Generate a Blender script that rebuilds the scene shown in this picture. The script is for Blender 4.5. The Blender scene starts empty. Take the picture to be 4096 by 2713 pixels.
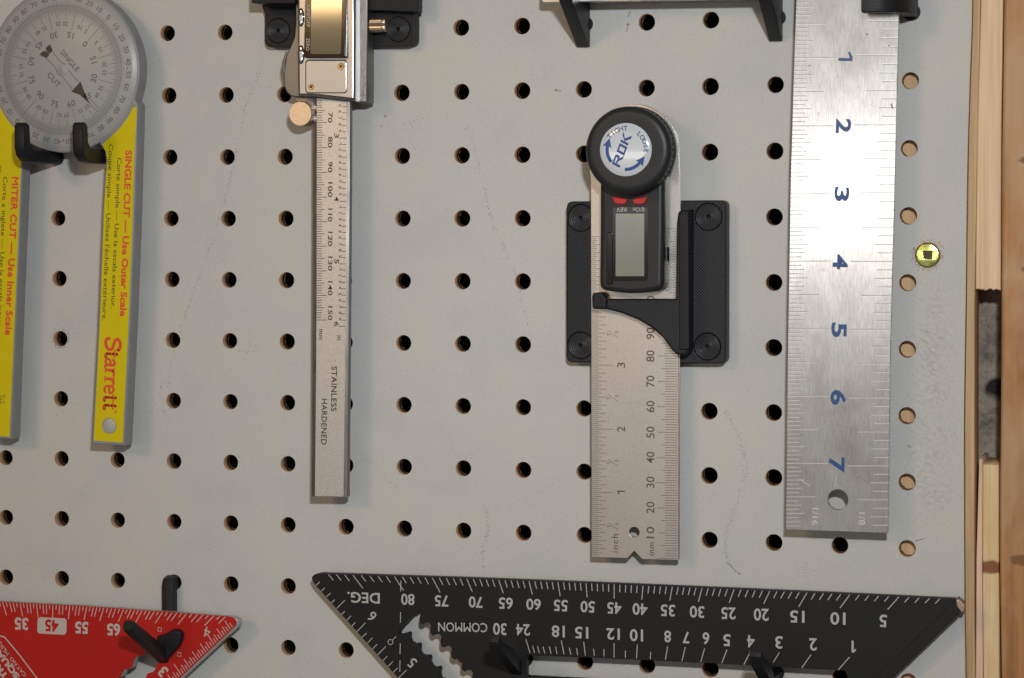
import bpy, bmesh, math, random
from mathutils import Matrix, Vector, Euler
random.seed(7)
sc = bpy.context.scene
COL = sc.collection
MM = 0.001
# Board frame used throughout (millimetres): u to the right, w up, h out of the board towards the viewer.
# Blender world: X = u, Y = -h, Z = w.
def V(u, w, h): return Vector((u*MM, -h*MM, w*MM))

# ------------------------------------------------------------------ camera
F = 9694.122629425383
RM = [[0.9620036884132368, -0.0026403833625300577, -0.27302368368882646], [-0.01096215800881769, 0.9987734723303441, -0.048284387341838375], [0.27281630187931805, 0.04944268747636846, 0.9607948199714631]]
CP = [488.7560412762874, -76.82105506148156, 933.0307091600865]
cam = bpy.data.cameras.new('camera'); camo = bpy.data.objects.new('camera', cam); COL.objects.link(camo)
cam.sensor_width = 36; cam.lens = F/4096*36; cam.clip_start = 0.02; cam.clip_end = 20
MX = Matrix(((1, 0, 0), (0, 0, -1), (0, 1, 0)))
camo.matrix_world = Matrix.Translation(V(*CP)) @ (MX @ Matrix(RM).transposed()).to_4x4()
sc.camera = camo
# ------------------------------------------------------------------ light
sc.view_settings.view_transform = 'Standard'; sc.view_settings.look = 'None'
sc.view_settings.exposure = 0; sc.view_settings.gamma = 1
wd = bpy.data.worlds.new('World'); sc.world = wd; wd.use_nodes = True
wn = wd.node_tree.nodes; wl = wd.node_tree.links
bg = wn['Background']; bg.inputs[1].default_value = 0.25
tc = wn.new('ShaderNodeTexCoord'); nz = wn.new('ShaderNodeTexNoise'); nz.inputs['Scale'].default_value = 2.2; nz.inputs['Detail'].default_value = 3
cr = wn.new('ShaderNodeValToRGB'); cr.color_ramp.elements[0].position = 0.35; cr.color_ramp.elements[0].color = (0.23, 0.19, 0.15, 1)
cr.color_ramp.elements[1].position = 0.65; cr.color_ramp.elements[1].color = (0.60, 0.53, 0.45, 1)
wl.new(tc.outputs['Generated'], nz.inputs['Vector']); wl.new(nz.outputs['Fac'], cr.inputs['Fac']); wl.new(cr.outputs['Color'], bg.inputs['Color'])
def area(name, pos, target, sx, sy, power, col, shape='RECTANGLE'):
    l = bpy.data.lights.new(name, 'AREA'); l.shape = shape; l.size = sx; l.size_y = sy; l.energy = power; l.color = col
    o = bpy.data.objects.new(name, l); COL.objects.link(o)
    p = V(*pos); o.location = p
    o.rotation_euler = (V(*target)-p).to_track_quat('-Z', 'Y').to_euler()
    return o
fl = area('camera_flash', (545, 105, 925), (215, -120, 0), 0.045, 0.03, 1.1, (0.94, 0.985, 1.0))
fl.data.spread = math.radians(85)
area('window_light', (68, -52, 2050), (350, -70, 0), 0.9, 0.07, 1.0, (1.0, 0.97, 0.92))
area('reflection_fill', (-400, -10, 2100), (-400, -10, 0), 1.5, 0.52, 1.45, (1.0, 0.975, 0.94))  # added unseen fill, gives the metal tools something bright to reflect
area('lower_reflection_fill', (-400, -620, 2100), (-400, -620, 0), 1.5, 0.66, 0.75, (1.0, 0.965, 0.92))  # second added fill, lifts the reflection low on the ruler
area('workshop_lamp', (-540, 540, 1850), (-500, 425, 0), 0.42, 0.27, 6.5, (1.0, 0.64, 0.30))

# ------------------------------------------------------------------ helpers
def G(x, y, h=0.0):
    """photo pixel -> point (u, w) on the plane h"""
    a = ((x-2048)/F, -(y-1356.5)/F, -1.0)
    d = [sum(RM[i][k]*a[i] for i in range(3)) for k in range(3)]
    t = (h-CP[2])/d[2]
    return (CP[0]+t*d[0], CP[1]+t*d[1])
def GL(pts, h): return [G(x, y, h) for x, y in pts]
QF, QR = 9370.718726262558, [[0.9601014048035249, -0.0033055540420152147, -0.2796325549837892], [-0.011348242509724379, 0.9986459687172062, -0.05076855874271758], [0.2794217419712129, 0.05191630261630347, 0.9587638852378689]]
QT = (-215.46851275583253, 127.2082151631871, -1002.5886603482282)
def hole_px(i, j):
    X = (i*25.4, -j*25.4, 0)
    Y = [sum(QR[r][k]*X[k] for k in range(3))+QT[r] for r in range(3)]
    x = Y[0]/-Y[2]; y = Y[1]/-Y[2]; d = 1+0.36838591176225943*min(x*x+y*y, 0.085)
    return (2048+QF*x*d, 1356.5-QF*y*d)
def hole(i, j): return G(*hole_px(i, j), 0)

def root(name, label, cat, u=0, w=0, h=0, group=None, kind=None):
    o = bpy.data.objects.new(name, None); o.empty_display_size = 0.01; COL.objects.link(o)
    o.location = V(u, w, h); o['label'] = label; o['category'] = cat
    if group: o['group'] = group
    if kind: o['kind'] = kind
    return o
def wloc(o):
    p = Vector((0, 0, 0))
    while o: p = p+o.location; o = o.parent
    return p
def link(name, me, mat, parent=None, smooth=None, kind=None, label=None, origin=None):
    """mesh in world coordinates; the object keeps its vertices relative to its parent's origin"""
    if mat and not me.materials: me.materials.append(mat)
    o = bpy.data.objects.new(name, me); COL.objects.link(o)
    if origin is not None:
        me.transform(Matrix.Translation(-origin)); o.location = origin
    if parent:
        o.parent = parent; o.location = o.location-wloc(parent)
    if smooth is not None:
        me.shade_smooth(); me.set_sharp_from_angle(angle=math.radians(smooth))
    if kind: o['kind'] = kind
    if label: o['label'] = label
    return o
def tag(o, label, cat, group=None):
    o['label'] = label; o['category'] = cat
    if group: o['group'] = group
    return o

def plate_mesh(loops, h0, h1, bevel=0.0, res=1, axis='h'):
    """extruded outline with holes; loops in (u,w) [axis h], (w,h) [axis u: h0,h1 are u], (u,h) [axis w]"""
    cu = bpy.data.curves.new('c', 'CURVE'); cu.dimensions = '2D'; cu.fill_mode = 'BOTH'
    for lp in loops:
        s = cu.splines.new('POLY'); s.points.add(len(lp)-1)
        for k, (a, b) in enumerate(lp): s.points[k].co = (a, b, 0, 1)
        s.use_cyclic_u = True
    cu.extrude = (h1-h0)/2-bevel; cu.bevel_depth = bevel; cu.bevel_resolution = res; cu.offset = -bevel
    o = bpy.data.objects.new('c', cu); COL.objects.link(o)
    dg = bpy.context.evaluated_depsgraph_get()
    me = bpy.data.meshes.new_from_object(o.evaluated_get(dg))
    bpy.data.objects.remove(o); bpy.data.curves.remove(cu)
    me.materials.clear()
    mid = (h0+h1)/2
    for v in me.vertices:
        a, b, c = v.co
        v.co = V(a, b, c+mid) if axis == 'h' else (V(c+mid, a, b) if axis == 'u' else V(a, c+mid, b))
    bm = bmesh.new(); bm.from_mesh(me); bmesh.ops.remove_doubles(bm, verts=bm.verts, dist=1e-6)
    bmesh.ops.recalc_face_normals(bm, faces=bm.faces); bm.to_mesh(me); bm.free()
    return me
def plate(name, loops, h0, h1, mat, parent=None, bevel=0.0, res=1, axis='h', smooth=40, **k):
    o = link(name, plate_mesh(loops, h0, h1, bevel, res, axis), mat, parent, smooth, **k)
    if smooth is not None:
        ix = {'h': 1, 'u': 0, 'w': 2}[axis]
        for p in o.data.polygons:
            if abs(p.normal[ix]) > 0.999: p.use_smooth = False
    return o
def circ(u, w, r, n=40, ry=None, a0=0): return [(u+r*math.cos(a0+2*math.pi*k/n), w+(ry or r)*math.sin(a0+2*math.pi*k/n)) for k in range(n)]
def arc(u, w, r, a0, a1, n=10): return [(u+r*math.cos(math.radians(a0+(a1-a0)*k/n)), w+r*math.sin(math.radians(a0+(a1-a0)*k/n))) for k in range(n+1)]
def rounded(pts, r, n=5):
    """round the corners of a polygon; r is one radius or one per corner"""
    out = []; N = len(pts)
    for k in range(N):
        rk = r[k] if isinstance(r, (list, tuple)) else r
        p = Vector(pts[k]); a = Vector(pts[k-1])-p; b = Vector(pts[(k+1) % N])-p
        la, lb = a.length, b.length
        if rk <= 0 or la < 1e-6 or lb < 1e-6: out.append(tuple(p)); continue
        an = a.angle(b); t = min(rk/math.tan(an/2), la*0.48, lb*0.48)
        A = p+a.normalized()*t; B = p+b.normalized()*t
        for q in range(n+1):
            s = q/n; out.append(tuple(A*(1-s)**2+p*2*s*(1-s)+B*s*s))
    return out
def rrect(u0, w0, u1, w1, r, n=5): return rounded([(u0, w0), (u1, w0), (u1, w1), (u0, w1)], r, n)
def smoothline(pts, n=6, closed=False):
    """Catmull-Rom through points"""
    P = [Vector(p) for p in pts]; N = len(P); out = []
    rng = range(N if closed else N-1)
    for k in rng:
        p0 = P[k-1] if (closed or k > 0) else P[0]; p1 = P[k]; p2 = P[(k+1) % N]; p3 = P[(k+2) % N] if (closed or k+2 < N) else P[-1]
        for q in range(n):
            t = q/n
            out.append(tuple(0.5*((2*p1)+(p2-p0)*t+(2*p0-5*p1+4*p2-p3)*t*t+(3*p1-p0-3*p2+p3)*t**3)))
    if not closed: out.append(tuple(P[-1]))
    return out

def lathe_mesh(prof, u, w, n=48, rib=None):
    """profile [(r,h)] about the axis along h at (u,w); rib=(r0,r1,count,depth) notches the rim"""
    vs = []; fs = []
    for (r, h) in prof:
        for k in range(n):
            a = 2*math.pi*k/n; rr = r
            if rib and rib[0] <= r <= rib[1] and k % 2: rr = r-rib[2]
            vs.append(V(u+rr*math.cos(a), w+rr*math.sin(a), h))
    for p in range(len(prof)-1):
        for k in range(n):
            k2 = (k+1) % n; fs.append((p*n+k, p*n+k2, (p+1)*n+k2, (p+1)*n+k))
    me = bpy.data.meshes.new('lathe'); me.from_pydata(vs, [], fs); me.update()
    bm = bmesh.new(); bm.from_mesh(me); bmesh.ops.remove_doubles(bm, verts=bm.verts, dist=1e-7)
    bmesh.ops.recalc_face_normals(bm, faces=bm.faces); bm.to_mesh(me); bm.free()
    return me
def lathe(name, prof, u, w, mat, parent=None, n=48, smooth=35, rib=None, **k):
    return link(name, lathe_mesh(prof, u, w, n, rib), mat, parent, smooth, **k)

# --- flat print: collected shapes on a plane
_gl = {}
def glyphs(s, bold=0.0, sx=1.0, space=1.0):
    key = (s, bold, space)
    if key not in _gl:
        cu = bpy.data.curves.new('t', 'FONT'); cu.body = s; cu.size = 1; cu.offset = bold; cu.resolution_u = 3; cu.space_character = space
        o = bpy.data.objects.new('t', cu); COL.objects.link(o)
        dg = bpy.context.evaluated_depsgraph_get(); me = bpy.data.meshes.new_from_object(o.evaluated_get(dg))
        bpy.data.objects.remove(o); bpy.data.curves.remove(cu)
        _gl[key] = ([(v.co.x, v.co.y) for v in me.vertices], [tuple(p.vertices) for p in me.polygons]); bpy.data.meshes.remove(me)
    return _gl[key]
CAPH = max(y for x, y in glyphs('H')[0])
class Print:
    def __init__(s, h): s.v = []; s.f = []; s.h = h; s.hf = None; s.step = 0.002
    def H(s, u, w): return s.hf(u, w) if s.hf else s.h
    def poly(s, pts):
        n = len(s.v); e = s.step*(len(s.f) % 12); s.v += [V(a, b, s.H(a, b)+e) for a, b in pts]; s.f.append(tuple(range(n, n+len(pts))))
    def seg(s, a, b, t):
        a = Vector(a); b = Vector(b); d = (b-a)
        if d.length < 1e-9: return
        d.normalize(); p = Vector((-d.y, d.x))*t/2
        s.poly([tuple(a-p), tuple(b-p), tuple(b+p), tuple(a+p)])
    def line(s, pts, t, closed=False):
        for k in range(len(pts)-(0 if closed else 1)): s.seg(pts[k], pts[(k+1) % len(pts)], t)
    def strip(s, outer, inner):
        for k in range(len(outer)-1): s.poly([outer[k], outer[k+1], inner[k+1], inner[k]])
    def segp(s, p0, p1, tpx): s.seg(G(*p0, s.h), G(*p1, s.h), tpx/10.0)
    def text(s, t, p0, p1, cap, bold=0.0, space=1.0, shear=0.0):
        """text whose baseline runs from pixel p0 to p1, capitals cap pixels high, squeezed to fit"""
        a = Vector(G(*p0, s.h)); b = Vector(G(*p1, s.h)); d = b-a; L = d.length; d.normalize(); up = Vector((-d.y, d.x))
        px = Vector((p1[0]-p0[0], p1[1]-p0[1])).normalized(); pu = (px.y, -px.x)
        q = Vector(G(p0[0]+pu[0]*cap, p0[1]+pu[1]*cap, s.h)); c = (q-a).length
        s.put(t, a, d, up, L, c, bold, space, shear)
    def put(s, t, a, d, up, L, c, bold=0.0, space=1.0, shear=0.0):
        if t == '1':
            def Q(x, y): return tuple(a+d*(x*L)+up*(y*c))
            th = min(0.6, 0.17*c/L+bold*2)
            s.poly([Q(1-th, 0), Q(1, 0), Q(1, 1), Q(1-th, 1)]); s.poly([Q(0, 0.66), Q(1-th, 0.80), Q(1-th*0.5, 1), Q(0.68-th*0.5, 1), Q(0, 0.80)]); return
        vs, fs = glyphs(t, bold, 1, space)
        x0 = min(x for x, y in vs); x1 = max(x for x, y in vs); n = len(s.v)
        for x, y in vs:
            yy = y/CAPH*c; p = a+d*((x-x0)/(x1-x0)*L+yy*shear)+up*yy; s.v.append(V(p.x, p.y, s.H(p.x, p.y)))
        s.f += [tuple(i+n for i in f) for f in fs]
    def num(s, t, cu_, ang, cap, kx=1.0, bold=0.0):
        """centred at (u,w) mm, reading direction ang degrees, cap mm"""
        vs, fs = glyphs(t, bold); x0 = min(x for x, y in vs); x1 = max(x for x, y in vs)
        L = (x1-x0)/CAPH*cap*kx; d = Vector((math.cos(math.radians(ang)), math.sin(math.radians(ang)))); up = Vector((-d.y, d.x))
        s.put(t, Vector(cu_)-d*L/2-up*cap/2, d, up, L, cap, bold)
    def build(s, name, mat, parent=None, **k):
        me = bpy.data.meshes.new(name); me.from_pydata(s.v, [], s.f); me.update()
        # all print faces the viewer
        bm = bmesh.new(); bm.from_mesh(me)
        for f in bm.faces:
            if f.normal.y > 0: f.normal_flip()
        bm.to_mesh(me); bm.free()
        return link(name, me, mat, parent, **k)

# ------------------------------------------------------------------ materials
def mat(name, col, rough=0.5, metal=0.0, spec=0.5, coat=0.0):
    m = bpy.data.materials.new(name); m.use_nodes = True; b = m.node_tree.nodes['Principled BSDF']
    b.inputs['Base Color'].default_value = (*col, 1); b.inputs['Roughness'].default_value = rough; b.inputs['Metallic'].default_value = metal
    b.inputs['Specular IOR Level'].default_value = spec; b.inputs['Coat Weight'].default_value = coat
    return m
class N:
    def __init__(s, m): s.m = m; s.n = m.node_tree.nodes; s.l = m.node_tree.links; s.b = s.n['Principled BSDF']; s._tc = None
    def co(s, which='Object'):
        if not s._tc: s._tc = s.n.new('ShaderNodeTexCoord')
        return s._tc.outputs[which]
    def map(s, scale=(1, 1, 1), rot=(0, 0, 0), src=None):
        k = s.n.new('ShaderNodeMapping'); k.inputs['Scale'].default_value = scale; k.inputs['Rotation'].default_value = rot
        s.l.new(src or s.co(), k.inputs['Vector']); return k.outputs[0]
    def noise(s, scale, detail=3, rough=0.5, vec=None, dist=0):
        k = s.n.new('ShaderNodeTexNoise'); k.inputs['Scale'].default_value = scale; k.inputs['Detail'].default_value = detail
        k.inputs['Roughness'].default_value = rough; k.inputs['Distortion'].default_value = dist
        s.l.new(vec or s.co(), k.inputs['Vector']); return k.outputs['Fac']
    def ramp(s, fac, stops):
        k = s.n.new('ShaderNodeValToRGB'); e = k.color_ramp.elements
        while len(e) < len(stops): e.new(0.5)
        for q, (p, c) in enumerate(stops): e[q].position = p; e[q].color = (*c, 1) if isinstance(c, tuple) else (c, c, c, 1)
        s.l.new(fac, k.inputs['Fac']); return k.outputs['Color']
    def mix(s, fac, a, b, mode='MIX'):
        k = s.n.new('ShaderNodeMix'); k.data_type = 'RGBA'; k.blend_type = mode
        for sock, v in ((0, fac), (6, a), (7, b)):
            if isinstance(v, (int, float)): k.inputs[sock].default_value = v
            elif isinstance(v, tuple): k.inputs[sock].default_value = (*v, 1)
            else: s.l.new(v, k.inputs[sock])
        return k.outputs[2]
    def math(s, op, a, b=0.0):
        k = s.n.new('ShaderNodeMath'); k.operation = op
        for q, v in enumerate((a, b)):
            if isinstance(v, (int, float)): k.inputs[q].default_value = v
            else: s.l.new(v, k.inputs[q])
        return k.outputs[0]
    def bump(s, hgt, dist, strength=1.0):
        k = s.n.new('ShaderNodeBump'); k.inputs['Distance'].default_value = dist; k.inputs['Strength'].default_value = strength
        s.l.new(hgt, k.inputs['Height']); s.l.new(k.outputs[0], s.b.inputs['Normal'])
    def col(s, c): s.l.new(c, s.b.inputs['Base Color'])
    def rough(s, c): s.l.new(c, s.b.inputs['Roughness'])

M = {}
# board paint: warm white, mottled, orange-peel relief that is strongest low on the right
m = mat('board_paint', (0.5, 0.5, 0.47), 0.55, spec=0.3); q = N(m)
c1 = q.ramp(q.noise(28, 4, 0.6), [(0.35, (0.515, 0.515, 0.51)), (0.5, (0.545, 0.54, 0.525)), (0.66, (0.555, 0.55, 0.505))])
c2 = q.ramp(q.noise(900, 3, 0.7), [(0.30, (0.84, 0.84, 0.83)), (0.45, (1, 1, 1))])
c3 = q.ramp(q.noise(330, 5, 0.75), [(0.26, (0.72, 0.71, 0.68)), (0.36, (1, 1, 1))])
q.col(q.mix(1.0, q.mix(1.0, c1, c2, 'MULTIPLY'), c3, 'MULTIPLY'))
sep = q.n.new('ShaderNodeSeparateXYZ'); q.l.new(q.co(), sep.inputs[0])
mk1 = q.n.new('ShaderNodeMapRange'); mk1.interpolation_type = 'SMOOTHSTEP'
for a_, v_ in ((1, 0.376), (2, 0.388)): mk1.inputs[a_].default_value = v_
q.l.new(sep.outputs['X'], mk1.inputs[0])
mk2 = q.n.new('ShaderNodeMapRange'); mk2.interpolation_type = 'SMOOTHSTEP'; mk2.inputs[1].default_value = 0.062; mk2.inputs[2].default_value = 0.028
q.l.new(q.math('ABSOLUTE', q.math('ADD', sep.outputs['Z'], 0.150)), mk2.inputs[0])
mk3 = q.n.new('ShaderNodeMapRange'); mk3.interpolation_type = 'SMOOTHSTEP'; mk3.inputs[1].default_value = 0.4035; mk3.inputs[2].default_value = 0.392; q.l.new(sep.outputs['X'], mk3.inputs[0])
msk = q.math('MULTIPLY', q.math('MULTIPLY', mk1.outputs[0], mk3.outputs[0]), q.math('MULTIPLY', mk2.outputs[0], q.ramp(q.noise(75, 3, 0.6), [(0.36, 0.25), (0.6, 1.0)])))
grime = q.math('MULTIPLY', q.ramp(q.noise(560, 2, 0.45, dist=0.6), [(0.36, 1.0), (0.50, 0.0)]), q.math('MULTIPLY', msk, 0.45))
q.col(q.mix(grime, q.mix(1.0, q.mix(1.0, c1, c2, 'MULTIPLY'), c3, 'MULTIPLY'), (0.36, 0.36, 0.315)))
fine = q.math('MULTIPLY', q.noise(1500, 2, 0.5), 0.10)
peel = q.math('MULTIPLY', q.math('MULTIPLY', q.ramp(q.noise(560, 2, 0.45, dist=0.6), [(0.40, 0.0), (0.66, 1.0)]), msk), 1.25)
q.bump(q.math('ADD', fine, peel), 0.00018, 1.0)
M['paint'] = m
m = mat('board_fibre', (0.20, 0.11, 0.06), 0.95, spec=0.1); q = N(m)
q.col(q.ramp(q.noise(1800, 4, 0.7), [(0.3, (0.24, 0.135, 0.075)), (0.55, (0.46, 0.285, 0.17)), (0.75, (0.60, 0.41, 0.26))])); q.bump(q.noise(2500, 4), 0.0002)
M['fibre'] = m
M['dirt'] = mat('dirt', (0.10, 0.09, 0.075), 0.9, spec=0.1)
M['dirt2'] = mat('dust_mark', (0.27, 0.265, 0.245), 0.9, spec=0.1)
M['crumb'] = mat('wood_crumb', (0.33, 0.19, 0.09), 0.9, spec=0.1)
# concrete
m = mat('concrete', (0.2, 0.19, 0.17), 0.95, spec=0.15); q = N(m)
ca = q.ramp(q.noise(75, 9, 0.7), [(0.38, (0.15, 0.135, 0.12)), (0.50, (0.33, 0.28, 0.225)), (0.62, (0.42, 0.365, 0.30))])
cb = q.ramp(q.noise(700, 5, 0.75), [(0.3, (0.6, 0.6, 0.6)), (0.5, (1, 1, 1)), (0.7, (1.15, 1.12, 1.08))])
vo = q.n.new('ShaderNodeTexVoronoi'); vo.inputs['Scale'].default_value = 45; q.l.new(q.map((1, 1, 1.0), src=q.co()), vo.inputs['Vector'])
cc = q.ramp(vo.outputs['Distance'], [(0.20, (0.075, 0.085, 0.095)), (0.27, (1, 1, 1))])
q.col(q.mix(1.0, q.mix(1.0, ca, cb, 'MULTIPLY'), q.mix(q.ramp(q.noise(22, 2), [(0.46, 0.0), (0.52, 1.0)]), (1, 1, 1), cc), 'MULTIPLY'))
q.bump(q.math('ADD', q.noise(260, 8, 0.7), q.math('MULTIPLY', q.noise(1500, 3), 0.4)), 0.0012)
M['concrete'] = m
def wood(name, base, dark, grain=220, knots=None, bumpd=0.00025, stretch=0.035, rough=0.6, blot=None):
    m = mat(name, base, rough, spec=0.3); q = N(m)
    v = q.map((1, 1, stretch)); g = q.noise(grain, 5, 0.62, v, 0.4); fine = q.noise(grain*6, 3, 0.6, q.map((1, 1, 0.02)))
    c = q.ramp(g, [(0.30, dark), (0.52, base), (0.72, tuple(min(1, x*1.14) for x in base))])
    c = q.mix(0.55, c, q.ramp(fine, [(0.3, (0.72, 0.66, 0.6)), (0.6, (1, 1, 1))]), 'MULTIPLY')
    if blot:
        c = q.mix(q.ramp(q.noise(34, 4, 0.6, q.map((1, 1, 0.45)), 0.5), [(0.42, 0.0), (0.62, 0.85)]), c, blot)
    if knots:
        for (ku, kw, kr, kc) in knots:
            s_ = q.n.new('ShaderNodeVectorMath'); s_.operation = 'SUBTRACT'; s_.inputs[1].default_value = (ku*MM, 0, kw*MM); q.l.new(q.co(), s_.inputs[0])
            ml = q.n.new('ShaderNodeVectorMath'); ml.operation = 'MULTIPLY'; ml.inputs[1].default_value = (0.6, 0, 1.6); q.l.new(s_.outputs[0], ml.inputs[0])
            ln = q.n.new('ShaderNodeVectorMath'); ln.operation = 'LENGTH'; q.l.new(ml.outputs[0], ln.inputs[0])
            mr = q.n.new('ShaderNodeMapRange'); mr.inputs[1].default_value = kr*MM*0.75; mr.inputs[2].default_value = kr*MM*1.15; mr.inputs[3].default_value = 0.9; mr.inputs[4].default_value = 0
            q.l.new(q.math('ADD', ln.outputs['Value'], q.math('MULTIPLY', q.math('SUBTRACT', q.noise(400, 3), 0.5), 0.003)), mr.inputs[0])
            c = q.mix(mr.outputs[0], c, kc)
    q.col(c); q.bump(q.math('ADD', g, q.math('MULTIPLY', fine, 0.4)), bumpd); return m
# black 3D printed plastic with diagonal extrusion lines
def printed(name, scale, rot, base=(0.013, 0.013, 0.016), d=0.00006, rough=0.45):
    m = mat(name, base, rough, spec=0.22); q = N(m)
    w_ = q.n.new('ShaderNodeTexWave'); w_.wave_type = 'BANDS'; w_.bands_direction = 'X'; w_.inputs['Scale'].default_value = scale; w_.inputs['Distortion'].default_value = 0.35; w_.inputs['Detail'].default_value = 1
    q.l.new(q.map((1, 1, 1), rot), w_.inputs['Vector'])
    q.bump(q.math('ADD', w_.outputs['Fac'], q.math('MULTIPLY', q.noise(1200, 3), 0.9)), d, 1.0)
    q.col(q.mix(q.noise(600, 4, 0.7), tuple(x*0.75 for x in base), tuple(x*1.6 for x in base)))
    return m
M['pla'] = printed('printed_black_plastic', 380, (0, math.radians(45), 0))
M['pla_plain'] = printed('printed_black_plastic_edge', 500, (0, math.radians(90), 0), d=0.00003)
m = mat('printed_plug', (0.02, 0.021, 0.026), 0.36, spec=0.35); q = N(m)
w_ = q.n.new('ShaderNodeTexWave'); w_.wave_type = 'RINGS'; w_.rings_direction = 'Y'; w_.inputs['Scale'].default_value = 420; w_.inputs['Distortion'].default_value = 0.3
q.l.new(q.co(), w_.inputs['Vector']); q.bump(q.math('ADD', w_.outputs['Fac'], q.math('MULTIPLY', q.noise(1500, 3), 0.7)), 0.00016)
q.col(q.mix(q.noise(900, 4, 0.7), (0.014, 0.015, 0.02), (0.035, 0.036, 0.042)))
M['plug'] = m
def metal(name, col, rough, stretch, amp=0.00002, sc_=1400, rv=0.12, mot=0.12):
    m = mat(name, col, rough, 1.0); q = N(m)
    g = q.noise(sc_, 4, 0.65, q.map(stretch))
    q.bump(g, amp); big = q.noise(70, 4, 0.6)
    lo = tuple(x*(1-mot) for x in col); hi = tuple(min(1, x*(1+mot)) for x in col)
    q.col(q.mix(q.ramp(g, [(0.3, 0.0), (0.7, 1.0)]), lo, hi))
    mr = q.n.new('ShaderNodeMapRange'); mr.inputs[3].default_value = max(0.03, rough-rv); mr.inputs[4].default_value = rough+rv
    q.l.new(big, mr.inputs[0]); q.l.new(mr.outputs[0], q.b.inputs['Roughness'])
    return m
M['alu'] = metal('brushed_aluminium', (0.74, 0.735, 0.73), 0.15, (1, 1, 0.12), 0.000012, 1600, 0.05, 0.14)
q = N(M['alu']); src = q.b.inputs['Base Color'].links[0].from_socket
bl_ = q.ramp(q.noise(26, 5, 0.62, q.map((1, 1, 0.7)), 0.8), [(0.40, (0.84, 0.825, 0.82)), (0.56, (1, 1, 1))])
sp_ = q.ramp(q.noise(420, 3, 0.7), [(0.27, (0.82, 0.81, 0.80)), (0.36, (1, 1, 1))])
q.col(q.mix(1.0, q.mix(1.0, src, bl_, 'MULTIPLY'), sp_, 'MULTIPLY'))
M['blade'] = metal('satin_steel_blade', (0.49, 0.455, 0.425), 0.38, (1, 1, 1), 0.00002, 2600, 0.05, 0.14)
M['satin'] = metal('satin_chrome', (0.52, 0.515, 0.51), 0.24, (1, 1, 1), 0.000006, 2500, 0.04, 0.05)
M['matte_chrome'] = metal('matt_chrome_scale', (0.60, 0.585, 0.585), 0.42, (1, 1, 1), 0.00004, 2400, 0.04, 0.26)
M['polished'] = metal('polished_steel', (0.60, 0.59, 0.58), 0.14, (1, 1, 0.1), 0.000004, 1500, 0.03, 0.05)
M['dark_steel'] = metal('dull_body_side', (0.21, 0.205, 0.205), 0.40, (1, 1, 1), 0.00001, 1800, 0.05, 0.08)
M['bevel'] = metal('beam_bevel_steel', (0.34, 0.325, 0.32), 0.2, (1, 1, 0.06), 0.00001, 900, 0.08, 0.35)
M['mirror'] = mat('bright_chrome', (0.75, 0.74, 0.72), 0.05, 1.0)
M['brass'] = metal('brass_screw', (0.60, 0.38, 0.16), 0.25, (1, 1, 1), 0.00001)
M['roller'] = metal('turned_nickel', (0.66, 0.55, 0.44), 0.36, (1, 1, 1), 0.00001, 900, 0.05, 0.12)
M['zinc'] = metal('yellow_zinc', (0.66, 0.72, 0.28), 0.20, (1, 1, 1), 0.00002, 900)
m = mat('zinc_screw', (0.7, 0.8, 0.3), 0.2, 1.0); q = N(m)
q.col(q.ramp(q.noise(520, 3, 0.6), [(0.3, (0.80, 0.62, 0.12)), (0.48, (0.62, 0.80, 0.20)), (0.66, (0.82, 0.88, 0.42)), (0.8, (0.6, 0.35, 0.2))])); q.bump(q.noise(900, 3), 0.00005)
M['zinc'] = m
m = mat('protractor_grey', (0.255, 0.262, 0.272), 0.42, spec=0.4); q = N(m); q.bump(q.noise(1600, 3), 0.000015)
q.col(q.mix(q.noise(90, 4, 0.6), (0.235, 0.24, 0.248), (0.28, 0.285, 0.295)))
M['grey'] = m
m = mat('protractor_dial', (0.27, 0.275, 0.28), 0.36, spec=0.45); q = N(m)
q.col(q.mix(q.noise(60, 4, 0.6), (0.33, 0.335, 0.335), (0.38, 0.38, 0.375)))
M['dial'] = m
m = mat('yellow_label', (0.60, 0.47, 0.004), 0.4, spec=0.2); q = N(m)
q.col(q.mix(q.noise(130, 4, 0.6), (0.62, 0.50, 0.002), (0.70, 0.575, 0.003))); M['yellow'] = m
M['ink_grey'] = mat('grey_print', (0.10, 0.095, 0.09), 0.5)
M['ink_brown'] = mat('brown_print', (0.055, 0.038, 0.026), 0.5)
M['ink_red'] = mat('red_print', (0.72, 0.085, 0.025), 0.45)
M['ink_olive'] = mat('dark_print_on_yellow', (0.06, 0.045, 0.012), 0.5)
M['ink_black'] = mat('black_etch', (0.035, 0.03, 0.03), 0.5)
M['ink_white'] = mat('white_print', (0.44, 0.44, 0.435), 0.5)
M['ink_pale'] = mat('pale_print', (0.52, 0.46, 0.43), 0.5)
M['ink_blue'] = mat('blue_print', (0.015, 0.075, 0.24), 0.4)
M['ink_navy'] = mat('blue_logo_print', (0.012, 0.06, 0.26), 0.35)
M['etch'] = mat('etched_line', (0.12, 0.085, 0.07), 0.55, 0.3)
M['groove'] = mat('stamped_groove', (0.36, 0.345, 0.335), 0.5, 0.25)
M['groove_lip'] = mat('stamped_lip', (0.85, 0.83, 0.8), 0.3, 0.6)
m = mat('angle_gauge_body', (0.028, 0.029, 0.031), 0.4, spec=0.3); q = N(m)
q.col(q.mix(q.ramp(q.noise(3800, 2, 0.7), [(0.62, 0.0), (0.74, 1.0)]), (0.019, 0.020, 0.022), (0.10, 0.10, 0.10))); q.bump(q.noise(2600, 3), 0.00003)
M['body'] = m
M['gloss'] = mat('black_gloss', (0.006, 0.006, 0.007), 0.1, spec=0.25)
M['rubber'] = mat('dark_rubber', (0.03, 0.03, 0.03), 0.6)
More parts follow.
